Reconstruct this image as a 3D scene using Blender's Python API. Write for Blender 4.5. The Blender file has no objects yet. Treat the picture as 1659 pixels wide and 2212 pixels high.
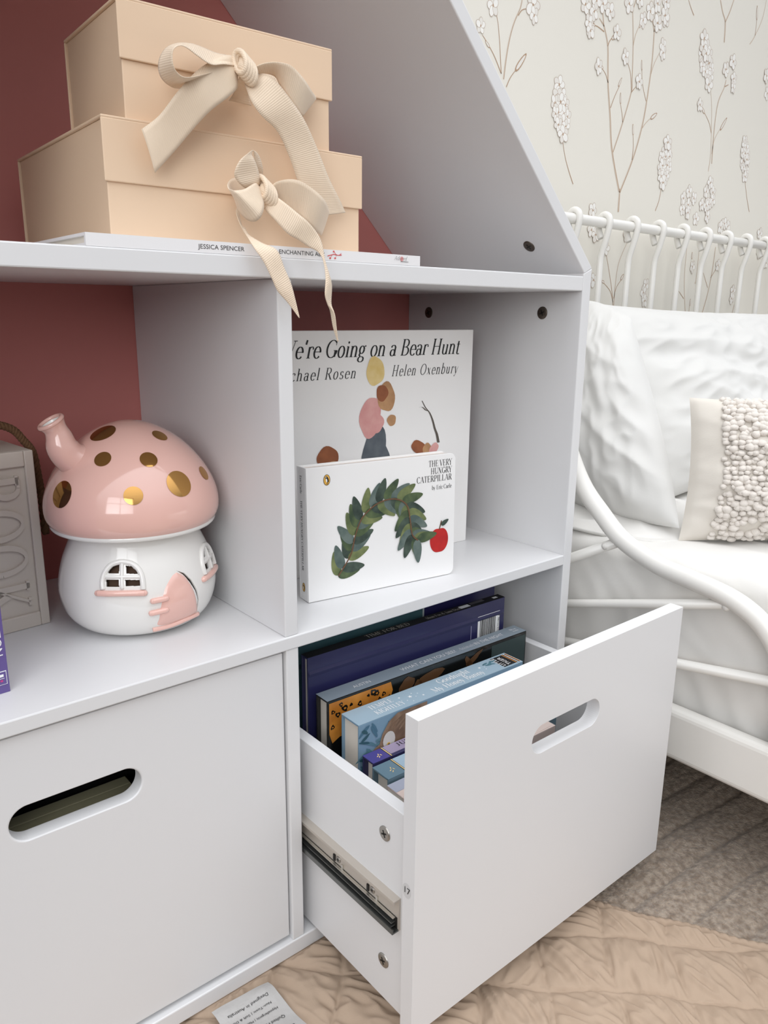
import bpy, bmesh, math, random
from mathutils import Vector, Matrix, noise
random.seed(7)
SC = bpy.context.scene
COL = SC.collection
PI = math.pi

# ------------------------------------------------------------------ camera
cam_d = bpy.data.cameras.new('camera')
cam = bpy.data.objects.new('camera', cam_d)
COL.objects.link(cam)
cam_d.sensor_fit = 'VERTICAL'
cam_d.sensor_height = 36.0
cam_d.lens = 1668.286 * 36.0 / 2212.0
cam_d.clip_start = 0.02
RX = (0.7692223488, -0.6389127824, 0.0093506401)
DN = (-0.1518546767, -0.1970014961, -0.9685714055)
FW = (0.6206747417, 0.7436268331, -0.248559848)
cam.matrix_world = Matrix(((RX[0], -DN[0], -FW[0], -0.37282), (RX[1], -DN[1], -FW[1], -0.59260), (RX[2], -DN[2], -FW[2], 0.69110), (0, 0, 0, 1)))
SC.camera = cam

# ------------------------------------------------------------------ light
SC.view_settings.view_transform = 'Standard'
SC.view_settings.look = 'None'
SC.view_settings.gamma = 1.0
SC.view_settings.exposure = 0.0
SC.view_settings.use_curve_mapping = False
wd = bpy.data.worlds.new('room_light')
SC.world = wd
wd.use_nodes = True
nt = wd.node_tree
nt.nodes.clear()
wo = nt.nodes.new('ShaderNodeOutputWorld')
bg = nt.nodes.new('ShaderNodeBackground')
tc = nt.nodes.new('ShaderNodeTexCoord')
sx = nt.nodes.new('ShaderNodeSeparateXYZ')
rp = nt.nodes.new('ShaderNodeValToRGB')
mr = nt.nodes.new('ShaderNodeMapRange')
mr.inputs['From Min'].default_value = -1.0
nt.links.new(tc.outputs['Generated'], sx.inputs[0])
nt.links.new(sx.outputs['Z'], mr.inputs['Value'])
nt.links.new(mr.outputs[0], rp.inputs[0])
els = rp.color_ramp.elements
els[0].position = 0.0; els[0].color = (0.040, 0.040, 0.040, 1)
els[1].position = 1.0; els[1].color = (3.200, 3.250, 3.350, 1)
e = els.new(0.45); e.color = (0.120, 0.120, 0.125, 1)
e = els.new(0.66); e.color = (0.460, 0.480, 0.510, 1)
nt.links.new(rp.outputs[0], bg.inputs[0])
bg.inputs[1].default_value = WORLD_STRENGTH = 0.95
nt.links.new(bg.outputs[0], wo.inputs[0])

def area(name, loc, target, sx_, sy_, power, col):
    d = bpy.data.lights.new(name, 'AREA')
    d.spread = math.radians(90); d.shape = 'RECTANGLE'; d.size = sx_; d.size_y = sy_; d.energy = power; d.color = col
    o = bpy.data.objects.new(name, d); COL.objects.link(o)
    o.location = loc
    o.rotation_euler = (Vector(target) - Vector(loc)).to_track_quat('-Z', 'Y').to_euler()
    return o
area('window_daylight', (-1.6, -1.75, 1.4), (0.3, 0, 1.2), 1.5, 1.2, 8.0, (0.98, 0.99, 1.0))

# ------------------------------------------------------------------ materials
def s2l(c):
    return tuple(((x / 255.0) / 12.92 if x / 255.0 <= 0.04045 else ((x / 255.0 + 0.055) / 1.055) ** 2.4) for x in c) + (1.0,)
MATS = {}
def mat(name, rgb, rough=0.5, metal=0.0, spec=0.5, bump=None, mottle=None, coat=0.0, sheen=0.0, emit=None, space='Object'):
    """rgb in sRGB 0-255. bump = (scale, strength, distance); mottle = (scale, rgb2, amount)"""
    if name in MATS: return MATS[name]
    m = bpy.data.materials.new(name); m.use_nodes = True
    n = m.node_tree; b = n.nodes['Principled BSDF']
    b.inputs['Base Color'].default_value = s2l(rgb)
    b.inputs['Roughness'].default_value = rough
    b.inputs['Metallic'].default_value = metal
    b.inputs['Specular IOR Level'].default_value = spec
    b.inputs['Coat Weight'].default_value = coat
    b.inputs['Coat Roughness'].default_value = 0.04
    b.inputs['Sheen Weight'].default_value = sheen
    t = n.nodes.new('ShaderNodeTexCoord')
    if mottle:
        nz = n.nodes.new('ShaderNodeTexNoise'); nz.inputs['Scale'].default_value = mottle[0]; nz.inputs['Detail'].default_value = 5
        n.links.new(t.outputs[space], nz.inputs['Vector'])
        r = n.nodes.new('ShaderNodeMapRange'); r.inputs['From Min'].default_value = 0.35; r.inputs['From Max'].default_value = 0.65; r.inputs['To Max'].default_value = mottle[2]
        n.links.new(nz.outputs['Fac'], r.inputs['Value'])
        mx = n.nodes.new('ShaderNodeMix'); mx.data_type = 'RGBA'
        mx.inputs[6].default_value = s2l(rgb); mx.inputs[7].default_value = s2l(mottle[1])
        n.links.new(r.outputs[0], mx.inputs[0]); n.links.new(mx.outputs[2], b.inputs['Base Color'])
    if bump:
        nz = n.nodes.new('ShaderNodeTexNoise'); nz.inputs['Scale'].default_value = bump[0]; nz.inputs['Detail'].default_value = 4
        n.links.new(t.outputs[space], nz.inputs['Vector'])
        bp = n.nodes.new('ShaderNodeBump'); bp.inputs['Strength'].default_value = bump[1]; bp.inputs['Distance'].default_value = bump[2]
        n.links.new(nz.outputs['Fac'], bp.inputs['Height']); n.links.new(bp.outputs[0], b.inputs['Normal'])
    MATS[name] = m
    return m
white_board = mat('white_painted_board', (223, 223, 224), 0.38, bump=(900, 0.05, 0.0004))
pink_board = mat('dusky_pink_board', (204, 128, 122), 0.55, bump=(700, 0.06, 0.0004))
steel = mat('dull_steel', (168, 164, 158), 0.35, 0.9)
dark_steel = mat('dark_slide_steel', (120, 122, 120), 0.35, 0.9)
bronze = mat('dark_bronze_fitting', (96, 88, 80), 0.4, 0.85)
black = mat('black_print', (26, 25, 26), 0.6)
paper = mat('page_paper', (226, 218, 206), 0.8)
white_print = mat('white_print', (240, 240, 240), 0.5)

# ------------------------------------------------------------------ mesh builder
class MB:
    def __init__(s): s.v = []; s.f = []; s.m = []; s.s = []
    def add(s, vs, fs, mi=0, smooth=False, M=None):
        o = len(s.v)
        for p in vs:
            p = Vector(p)
            s.v.append(tuple(M @ p) if M is not None else tuple(p))
        for f in fs:
            s.f.append(tuple(o + i for i in f)); s.m.append(mi); s.s.append(smooth)
    def box(s, x0, x1, y0, y1, z0, z1, mi=0, M=None):
        s.add([(x, y, z) for x in (x0, x1) for y in (y0, y1) for z in (z0, z1)],
              [(0, 1, 3, 2), (4, 6, 7, 5), (0, 4, 5, 1), (2, 3, 7, 6), (0, 2, 6, 4), (1, 5, 7, 3)], mi, False, M)
    def prism(s, pts, d, mi=0, M=None, smooth=False):
        """pts: 3D outline, extruded by vector d"""
        n = len(pts); d = Vector(d)
        vs = [Vector(p) for p in pts] + [Vector(p) + d for p in pts]
        fs = [tuple(range(n)), tuple(range(2 * n - 1, n - 1, -1))] + [(i, i + n, (i + 1) % n + n, (i + 1) % n) for i in range(n)]
        s.add(vs, fs, mi, smooth, M)
    def tube(s, path, r, n=12, mi=0, cap=True, closed=False):
        P = [Vector(p) for p in path]; k = len(P)
        rs = r if isinstance(r, (list, tuple)) else [r] * k
        vs = []; up = None
        for i in range(k):
            if closed: t = (P[(i + 1) % k] - P[i - 1])
            else: t = P[min(i + 1, k - 1)] - P[max(i - 1, 0)]
            t.normalize()
            if up is None:
                a = Vector((0, 0, 1)) if abs(t.z) < 0.9 else Vector((1, 0, 0))
                up = t.cross(a).normalized()
            else:
                up = (up - t * up.dot(t)).normalized()
            w = t.cross(up)
            for j in range(n):
                a = 2 * PI * j / n
                vs.append(P[i] + (up * math.cos(a) + w * math.sin(a)) * rs[i])
        fs = []
        for i in range(k if closed else k - 1):
            for j in range(n):
                fs.append((i * n + j, i * n + (j + 1) % n, ((i + 1) % k) * n + (j + 1) % n, ((i + 1) % k) * n + j))
        if cap and not closed:
            fs.append(tuple(range(n - 1, -1, -1))); fs.append(tuple((k - 1) * n + j for j in range(n)))
        s.add(vs, fs, mi, True)
    def lathe(s, prof, n=48, mi=0, M=None, capb=False, capt=False):
        vs = []; k = len(prof)
        for (r, z) in prof:
            for j in range(n):
                a = 2 * PI * j / n
                vs.append((r * math.cos(a), r * math.sin(a), z))
        fs = [(i * n + j, i * n + (j + 1) % n, (i + 1) * n + (j + 1) % n, (i + 1) * n + j) for i in range(k - 1) for j in range(n)]
        if capb: fs.append(tuple(range(n - 1, -1, -1)))
        if capt: fs.append(tuple((k - 1) * n + j for j in range(n)))
        s.add(vs, fs, mi, True, M)
    def poly(s, pts, mi=0):
        """flat outline (fan from its centre, so mild concavity is fine)"""
        c = Vector((0, 0, 0))
        for p in pts: c += Vector(p)
        c /= len(pts)
        n = len(pts)
        s.add([c] + list(pts), [(0, i + 1, (i + 1) % n + 1) for i in range(n)], mi)
    def build(s, name, mats, parent=None, bevel=0.0, seg=2, auto=False):
        me = bpy.data.meshes.new(name)
        me.from_pydata([tuple(p) for p in s.v], [], s.f)
        if not isinstance(mats, (list, tuple)): mats = [mats]
        for m in mats: me.materials.append(m)
        me.polygons.foreach_set('material_index', s.m)
        me.polygons.foreach_set('use_smooth', s.s)
        me.update()
        o = bpy.data.objects.new(name, me); COL.objects.link(o)
        if parent is not None: o.parent = parent
        if bevel:
            b = o.modifiers.new('bevel', 'BEVEL'); b.width = bevel; b.segments = seg; b.limit_method = 'ANGLE'; b.angle_limit = math.radians(40)
            b.harden_normals = False
        return o
def fix_normals(o):
    bm = bmesh.new(); bm.from_mesh(o.data); bmesh.ops.recalc_face_normals(bm, faces=bm.faces); bm.to_mesh(o.data); bm.free()
def thing(name, label, cat, loc=(0, 0, 0), rz=0.0, group=None, rx=0.0):
    o = bpy.data.objects.new(name, None); COL.objects.link(o)
    o.empty_display_size = 0.03
    o.location = loc; o.rotation_euler = (rx, 0, rz)
    o['label'] = label; o['category'] = cat
    if group: o['group'] = group
    return o
def tag(o, label, cat, group=None):
    o['label'] = label; o['category'] = cat
    if group: o['group'] = group
    return o
def struct(o):
    o['kind'] = 'structure'; return o

# ------------------------------------------------------------------ lettering
GL = {
'A': (.66, 'T .06 0 .33 .7;K .33 .7 .58 0;h .17 .5 .23;h -.03 .15 .012;h .47 .69 .012'),
'B': (.6, 's .15 0 .7 3;A .3 .53 .17 .16 90 -90;A .31 .185 .21 .175 90 -90;h .14 .31 .69;h .14 .31 .365;h .14 .31 .012'),
'C': (.66, 'A .37 .35 .29 .35 45 315;T .58 .68 .58 .5'),
'D': (.7, 's .15 0 .7 3;A .32 .35 .3 .34 90 -90;h .14 .33 .69;h .14 .33 .012'),
'E': (.6, 's .15 0 .7 3;h .14 .52 .69;h .14 .4 .36;h .14 .54 .012;T .52 .7 .53 .54;T .54 0 .56 .16;T .41 .28 .41 .44'),
'F': (.56, 's .15 0 .7 3;h .14 .5 .69;h .14 .4 .36;T .5 .7 .51 .54;T .41 .28 .41 .44'),
'G': (.7, 'A .37 .35 .29 .35 45 350;T .58 .68 .58 .5;s .57 .03 .3 2'),
'H': (.72, 's .15 0 .7 3;s .56 0 .7 3;h .14 .56 .36'),
'I': (.32, 's .16 0 .7 3'),
'J': (.42, 's .24 .1 .7 2;A .14 .1 .1 .11 0 -150'),
'K': (.68, 's .15 0 .7 3;T .17 .26 .52 .69;K .29 .4 .57 0;h .43 .6 .69;h .47 .68 .012'),
'L': (.58, 's .15 0 .7 3;h .14 .52 .012;T .52 0 .54 .18'),
'M': (.86, 'T .14 0 .14 .7;K .14 .7 .42 .02;T .42 .02 .7 .7;s .7 0 .7 3;h .04 .24 .012;h .04 .18 .69'),
'N': (.74, 'T .14 0 .14 .7;K .14 .7 .58 .0;T .58 .0 .58 .7;h .04 .24 .012;h .04 .18 .69;h .48 .68 .69'),
'O': (.74, 'A .37 .35 .29 .35 0 360'),
'P': (.58, 's .15 0 .7 3;A .31 .51 .19 .18 90 -90;h .14 .31 .69;h .14 .31 .33'),
'R': (.64, 's .15 0 .7 3;A .31 .52 .18 .17 90 -90;h .14 .31 .69;h .14 .31 .35;K .32 .35 .56 0;h .5 .66 .012'),
'S': (.54, 'A .27 .53 .17 .17 40 265;A .27 .18 .19 .18 85 -140;T .42 .68 .42 .54;T .1 .02 .1 .17'),
'T': (.6, 's .3 0 .69 1;h .04 .56 .69;T .04 .7 .03 .54;T .56 .7 .57 .54'),
'U': (.7, 's .16 .2 .7 2;A .35 .2 .19 .2 180 360;T .54 .2 .54 .7;h .44 .64 .69'),
'V': (.64, 'K .08 .7 .32 0;T .32 0 .56 .7;h -.02 .2 .69;h .46 .66 .69'),
'W': (.9, 'K .06 .7 .25 0;T .25 0 .43 .7;K .43 .7 .62 0;T .62 0 .82 .7;h -.03 .17 .69;h .72 .92 .69'),
'X': (.66, 'K .07 .7 .55 0;T .1 0 .54 .7;h -.01 .2 .69;h .43 .65 .69;h .0 .2 .012;h .45 .65 .012'),
'Y': (.62, 'K .06 .7 .3 .32;T .3 .32 .54 .7;s .3 0 .34 1;h -.03 .17 .69;h .44 .65 .69'),
'a': (.46, 'A .2 .13 .13 .135 0 360;s .34 0 .33 0;A .21 .32 .135 .13 0 165;T .34 .05 .4 .0 .45 .04'),
'b': (.5, 's .12 0 .72 0;A .27 .225 .17 .23 0 360;h .04 .12 .71'),
'c': (.42, 'A .25 .225 .17 .23 40 320;D .35 .35 .035'),
'd': (.5, 's .38 0 .72 0;A .22 .225 .17 .23 0 360;h .3 .38 .71;h .38 .46 .012'),
'e': (.44, 'A .24 .225 .17 .23 0 320;h .09 .4 .25'),
'f': (.32, 's .15 0 .6 1;A .25 .6 .1 .12 180 40;h .04 .28 .44;D .31 .67 .035'),
'g': (.48, 'A .21 .29 .13 .155 0 360;L .13 .17 .09 .08 .16 .02;A .22 -.1 .16 .11 0 360;D .4 .44 .035;T .28 .4 .38 .45'),
'h': (.52, 's .12 0 .72 1;A .26 .3 .13 .15 180 0;s .39 0 .3 1;h .04 .12 .71'),
'i': (.27, 's .13 0 .44 1;h .05 .13 .435;D .13 .6 .05'),
'k': (.5, 's .12 0 .72 1;T .14 .17 .36 .44;K .22 .27 .4 0;h .04 .12 .71'),
'l': (.26, 's .13 0 .72 1;h .05 .13 .71'),
'm': (.78, 's .12 0 .45 1;A .25 .3 .13 .15 170 0;s .38 0 .3 1;A .52 .3 .13 .15 180 0;s .65 0 .3 1'),
'n': (.52, 's .12 0 .45 1;A .26 .3 .13 .15 175 0;s .39 0 .3 1;h .04 .12 .44'),
'o': (.48, 'A .24 .225 .17 .23 0 360'),
'p': (.5, 's .12 -.2 .45 1;A .27 .225 .17 .23 0 360'),
'r': (.36, 's .12 0 .45 1;A .25 .32 .13 .13 170 50;D .33 .38 .04'),
's': (.38, 'A .19 .335 .11 .11 30 265;A .19 .115 .13 .115 85 -150;T .3 .44 .3 .35;T .07 .01 .07 .1'),
't': (.32, 's .15 .08 .58 0;A .24 .08 .09 .09 180 320;h .04 .28 .44'),
'u': (.52, 's .12 .15 .44 0;A .25 .15 .13 .15 180 350;s .39 0 .44 0;h .04 .12 .435;h .31 .39 .435;h .39 .46 .012'),
'v': (.46, 'K .05 .44 .22 0;T .22 0 .4 .44;h -.01 .14 .435'),
'w': (.68, 'K .05 .44 .2 0;T .2 0 .34 .44;K .34 .44 .48 0;T .48 0 .63 .44'),
'x': (.46, 'K .06 .44 .38 0;T .06 0 .38 .44'),
'y': (.46, 'K .05 .44 .22 0;T .4 .44 .2 -.08 .1 -.19;D .08 -.17 .04;h -.01 .14 .435'),
'&': (.7, 'A .3 .53 .12 .16 -40 270;A .27 .2 .2 .2 90 320;K .2 .5 .58 0'),
"'": (.2, 'K .12 .72 .09 .54'), ' ': (.26, ''), '.': (.22, 'D .1 .05 .05'),
}
def glyph_faces(ch, T=.105, t=.026):
    adv, code = GL[ch]
    out = []
    def quad_strip(pts, wf):
        n = len(pts)
        L = []; Rr = []
        for i in range(n):
            a = pts[max(i - 1, 0)]; b = pts[min(i + 1, n - 1)]
            dx, dy = b[0] - a[0], b[1] - a[1]; l = math.hypot(dx, dy) or 1
            dx /= l; dy /= l
            w = wf(dx, dy) / 2
            L.append((pts[i][0] - dy * w, pts[i][1] + dx * w)); Rr.append((pts[i][0] + dy * w, pts[i][1] - dx * w))
        for i in range(n - 1): out.append([L[i], L[i + 1], Rr[i + 1], Rr[i]])
    byd = lambda dx, dy: t + (T - t) * abs(dy) ** 1.4
    for st in code.split(';'):
        if not st: continue
        k, *a = st.split(); a = [float(x) for x in a]
        if k == 's':
            x, y0, y1, f = a
            out.append([(x - T / 2, y0), (x + T / 2, y0), (x + T / 2, y1), (x - T / 2, y1)])
            for fl, y in ((1, y0 + t / 2), (2, y1 - t / 2)):
                if int(f) & fl: out.append([(x - .1, y - t / 2), (x + .1, y - t / 2), (x + .1, y + t / 2), (x - .1, y + t / 2)])
        elif k == 'h':
            out.append([(a[0], a[2] - t / 2), (a[1], a[2] - t / 2), (a[1], a[2] + t / 2), (a[0], a[2] + t / 2)])
        elif k == 'D':
            out.append([(a[0] + a[2] * math.cos(i * PI / 5), a[1] + a[2] * math.sin(i * PI / 5)) for i in range(10)])
        elif k in 'LTK':
            quad_strip([(a[i], a[i + 1]) for i in range(0, len(a), 2)], byd if k == 'L' else (lambda dx, dy: T if k == 'K' else t * 1.1))
        elif k == 'A':
            cx, cy, rx, ry, a0, a1 = a
            n = max(6, int(abs(a1 - a0) / 15))
            quad_strip([(cx + (rx - .0) * math.cos(math.radians(a0 + (a1 - a0) * i / n)), cy + ry * math.sin(math.radians(a0 + (a1 - a0) * i / n))) for i in range(n + 1)], byd)
    return adv, out
_sans = {}
def sans_faces(txt):
    if txt in _sans: return _sans[txt]
    cu = bpy.data.curves.new('letters', 'FONT'); cu.body = txt; cu.size = 1.0; cu.resolution_u = 3
    o = bpy.data.objects.new('letters', cu); COL.objects.link(o)
    dg = bpy.context.evaluated_depsgraph_get(); dg.update()
    me = o.evaluated_get(dg).to_mesh()
    fs = [[(me.vertices[i].co.x, me.vertices[i].co.y) for i in p.vertices] for p in me.polygons]
    o.evaluated_get(dg).to_mesh_clear()
    bpy.data.objects.remove(o); bpy.data.curves.remove(cu)
    w = max([p[0] for f in fs for p in f] + [0.001])
    _sans[txt] = (w, fs)
    return _sans[txt]
def text(mb, txt, org, U, V, size, mi, style='serif', width=None, italic=0.0, align='l', track=0.0, bold=1.0, nrm=None, lift=0.00025):
    """lay lettering on a plane: org = baseline start, U = reading direction, V = up direction; size = cap height"""
    U = Vector(U).normalized(); V = Vector(V).normalized(); org = Vector(org)
    N = U.cross(V) if nrm is None else Vector(nrm)
    faces = []; x = 0.0
    if style == 'serif':
        for ch in txt:
            adv, fs = glyph_faces(ch, .105 * bold, .026 * (0.6 + 0.4 * bold))
            faces += [[(p[0] + x, p[1]) for p in f] for f in fs]
            x += adv + track
        sc = size / 0.7; w = x
    else:
        w, faces = sans_faces(txt); sc = size / 0.69
    sxc = sc if width is None else width / w
    off = {'l': 0, 'r': -w * sxc, 'c': -w * sxc / 2}[align]
    for k, f in enumerate(faces):
        pts = [org + U * (off + p[0] * sxc + p[1] * italic * sc) + V * (p[1] * sc) + N * (lift + (k % 7) * 0.00001) for p in f]
        a = (pts[1] - pts[0]).cross(pts[2] - pts[0])
        if a.dot(N) < 0: pts.reverse()
        mb.add(pts, [tuple(range(len(pts)))], mi)
def blob(org, U, V, cx, cy, rx, ry, n=20, rot=0.0, lift=0.0003, N=None, wob=0.0, seed=0):
    U = Vector(U).normalized(); V = Vector(V).normalized(); N = U.cross(V)
    out = []
    for i in range(n):
        a = 2 * PI * i / n
        k = 1 + wob * math.sin(3 * a + seed) + wob * .6 * math.sin(5 * a + 2 * seed)
        px, py = rx * k * math.cos(a), ry * k * math.sin(a)
        out.append(Vector(org) + U * (cx + px * math.cos(rot) - py * math.sin(rot)) + V * (cy + px * math.sin(rot) + py * math.cos(rot)) + N * lift)
    return out
def shape(org, U, V, pts, lift=0.0003):
    U = Vector(U).normalized(); V = Vector(V).normalized(); N = U.cross(V)
    return [Vector(org) + U * p[0] + V * p[1] + N * lift for p in pts]
def catmull(P, n=6):
    P = [Vector(p) for p in P]; out = []
    for i in range(len(P) - 1):
        p0 = P[max(i - 1, 0)]; p1 = P[i]; p2 = P[i + 1]; p3 = P[min(i + 2, len(P) - 1)]
        for k in range(n):
            t = k / n
            out.append(0.5 * ((2 * p1) + (p2 - p0) * t + (2 * p0 - 5 * p1 + 4 * p2 - p3) * t * t + (3 * p1 - p0 - 3 * p2 + p3) * t ** 3))
    out.append(P[-1])
    return out
# the window that the daylight comes through, in the wall behind the viewer
def window_frame():
    W2_, H2_ = 1.5, 1.2
    mb = MB(); t = .05
    for x in (-W2_ / 2 - t, W2_ / 2): mb.box(x, x + t, -H2_ / 2 - t, H2_ / 2 + t, -.03, .03)
    for y in (-H2_ / 2 - t, H2_ / 2): mb.box(-W2_ / 2, W2_ / 2, y, y + t, -.03, .03)
    mb.box(-.02, .02, -H2_ / 2, H2_ / 2, -.05, -.02)
    mb.box(-W2_ / 2, W2_ / 2, .12, .15, -.05, -.02)
    o = mb.build('window_1', white_board); o['kind'] = 'structure'
    L = bpy.data.objects['window_daylight']
    o.rotation_euler = L.rotation_euler; o.location = L.location
window_frame()
# ---- measured outlines (metres)
UB= {'bow_tail': [[((-0.0182,0.022,0.8913),(-0.0198,0.022,0.8755)),((-0.034,0.012,0.8882),(-0.0264,0.012,0.8658)),((-0.0487,0.006,0.8811),(-0.0377,0.008,0.8562)),((-0.0655,0.004,0.8696),(-0.0539,0.006,0.8441)),((-0.0804,0.008,0.8532),(-0.0657,0.01,0.8315)),((-0.0923,0.016,0.8367),(-0.0803,0.018,0.8132)),((-0.1052,0.021,0.8257),(-0.0965,0.021,0.7958))],[((-0.0132,0.024,0.8785),(-0.0052,0.024,0.8814)),((-0.0181,0.012,0.8672),(-0.0051,0.008,0.8789)),((-0.0167,0.006,0.856),(0.0032,0.002,0.8747)),((-0.0087,0.004,0.8464),(0.0152,0.0,0.8639)),((0.0071,0.006,0.8374),(0.0316,0.002,0.8492)),((0.0206,0.01,0.8209),(0.0467,0.006,0.8307)),((0.0307,0.013,0.8029),(0.0623,0.01,0.808)),((0.0372,0.015,0.789),(0.0758,0.013,0.7925)),((0.0444,0.017,0.7738),(0.0861,0.017,0.7816))],[((-0.0204,0.037,0.8623),(0.0009,0.037,0.8618)),((-0.0182,0.034,0.8666),(-0.0024,0.034,0.8673)),((-0.0182,0.026,0.8728),(-0.0087,0.026,0.8725)),((-0.0225,0.014,0.8762),(-0.016,0.014,0.876))]],'bow_loop': [[((-0.0251,0.014,0.8823),(-0.018,0.024,0.8913)),((-0.0422,0.004,0.8784),(-0.0285,0.024,0.8919)),((-0.0565,-0.002,0.8744),(-0.0387,0.022,0.8911)),((-0.0711,-0.008,0.8765),(-0.053,0.02,0.8923)),((-0.0802,-0.012,0.8785),(-0.0627,0.018,0.892)),((-0.0867,-0.014,0.8786),(-0.0744,0.016,0.8894)),((-0.0918,-0.014,0.8757),(-0.085,0.014,0.8835)),((-0.0931,-0.013,0.8711),(-0.0906,0.014,0.8753)),((-0.0923,-0.012,0.8652),(-0.0919,0.014,0.8681)),((-0.0888,-0.01,0.8616),(-0.089,0.016,0.8629)),((-0.0829,-0.008,0.8599),(-0.0827,0.018,0.8596)),((-0.0731,-0.004,0.8624),(-0.0723,0.022,0.8597)),((-0.0536,0.004,0.8704),(-0.0547,0.026,0.8664)),((-0.0253,0.018,0.8812),(-0.021,0.028,0.8803))],[((-0.0111,0.02,0.8833),(-0.0113,0.02,0.879)),((-0.0134,0.01,0.8816),(-0.0088,0.014,0.8789)),((-0.0085,0.004,0.8847),(-0.0008,0.012,0.8812)),((-0.0001,0.0,0.887),(0.0096,0.012,0.8806)),((0.007,-0.006,0.8863),(0.0119,0.008,0.8735)),((0.0143,-0.008,0.8845),(0.0147,0.003,0.8658)),((0.0281,-0.004,0.8783),(0.0221,0.002,0.8576)),((0.0406,0.004,0.8738),(0.0307,0.006,0.8535)),((0.0552,0.018,0.8728),(0.0378,0.014,0.8556)),((0.0579,0.028,0.8802),(0.04,0.026,0.8626)),((0.0393,0.03,0.8895),(0.0277,0.029,0.8733)),((0.0135,0.03,0.8898),(0.0101,0.029,0.8822)),((-0.0063,0.026,0.8854),(-0.0065,0.026,0.8815))]]}
LB= {'bow_loop': [[((-0.0083,0.02,0.7946),(-0.0002,0.02,0.7954)),((-0.0274,0.004,0.7903),(-0.0096,0.008,0.796)),((-0.0394,-0.002,0.7973),(-0.0137,0.004,0.8044)),((-0.0359,-0.004,0.8081),(-0.0179,0.002,0.8117)),((-0.0261,-0.002,0.8157),(-0.0195,0.004,0.8164)),((-0.0169,0.006,0.82),(-0.0167,0.006,0.8196)),((-0.0066,0.014,0.8182),(-0.0135,0.01,0.8147)),((-0.0008,0.018,0.809),(-0.0095,0.014,0.8104)),((0.0013,0.024,0.8019),(-0.0041,0.022,0.804)),((0.0025,0.026,0.7949),(-0.0002,0.026,0.7961))],[((-0.0074,0.014,0.7955),(-0.0031,0.014,0.7886)),((-0.019,0.002,0.7942),(-0.0094,0.004,0.7834)),((-0.0333,-0.006,0.7875),(-0.0142,-0.004,0.7754)),((-0.0431,-0.01,0.7851),(-0.0198,-0.008,0.7675)),((-0.0467,-0.009,0.7853),(-0.0248,-0.006,0.7635)),((-0.0465,-0.004,0.7867),(-0.029,0.0,0.7656)),((-0.0428,0.004,0.7914),(-0.0319,0.008,0.7735)),((-0.0335,0.014,0.7974),(-0.0263,0.016,0.7794)),((-0.022,0.022,0.7999),(-0.0126,0.024,0.7858)),((-0.0017,0.028,0.7976),(0.0007,0.028,0.7889))],[((0.001,0.016,0.7951),(0.003,0.018,0.7896)),((-0.0003,0.008,0.7945),(0.0025,0.01,0.7858)),((0.0033,0.002,0.7978),(0.0101,0.012,0.7823)),((0.0114,-0.004,0.7999),(0.0167,0.008,0.7773)),((0.0185,-0.01,0.7984),(0.0222,0.002,0.7728)),((0.0292,-0.012,0.7935),(0.0276,-0.004,0.7675)),((0.0425,-0.008,0.7878),(0.0375,-0.002,0.7616)),((0.0564,0.004,0.7834),(0.049,0.006,0.7594)),((0.0689,0.02,0.7805),(0.0599,0.02,0.7607)),((0.0638,0.028,0.7871),(0.0533,0.028,0.768)),((0.0256,0.03,0.7961),(0.0271,0.03,0.7809)),((0.0081,0.026,0.7969),(0.0088,0.026,0.7895))]],'bow_tail': [[((0.0024,0.014,0.7914),(-0.0033,0.014,0.7828)),((-0.0002,0.004,0.7879),(-0.0075,0.006,0.7758)),((0.0042,-0.006,0.7812),(-0.0028,-0.002,0.7668)),((0.0147,-0.012,0.7721),(0.0059,-0.008,0.756)),((0.0238,-0.013,0.7661),(0.0165,-0.01,0.751)),((0.0339,-0.012,0.7576),(0.026,-0.01,0.7463)),((0.0387,-0.012,0.7488),(0.0337,-0.012,0.7428)),((0.0403,-0.014,0.7358),(0.0374,-0.015,0.7358)),((0.0441,-0.015,0.7236),(0.0377,-0.018,0.7217)),((0.0473,-0.014,0.7143),(0.0355,-0.02,0.7069)),((0.0473,-0.013,0.6993),(0.0404,-0.017,0.6984)),((0.0474,-0.018,0.6902),(0.0467,-0.012,0.693)),((0.0501,-0.017,0.6778),(0.049,-0.013,0.6793)),((0.0535,-0.015,0.6668),(0.053,-0.014,0.6663))],[((-0.0165,0.022,0.7845),(-0.0139,0.022,0.7818)),((-0.0274,0.018,0.7759),(-0.0245,0.018,0.7732)),((-0.0303,0.012,0.7679),(-0.0237,0.016,0.7614)),((-0.0292,0.006,0.7578),(-0.0248,0.01,0.7598)),((-0.0297,-0.002,0.7514),(-0.0265,0.0,0.7532)),((-0.028,-0.01,0.7421),(-0.0192,-0.008,0.747)),((-0.022,-0.014,0.7317),(-0.0075,-0.012,0.7417)),((-0.015,-0.015,0.7185),(-0.0013,-0.013,0.7279)),((-0.0093,-0.014,0.709),(0.0049,-0.013,0.7158)),((0.0021,-0.013,0.6987),(0.009,-0.013,0.7026)),((0.0133,-0.012,0.6868),(0.0138,-0.012,0.6872))]]}
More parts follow.
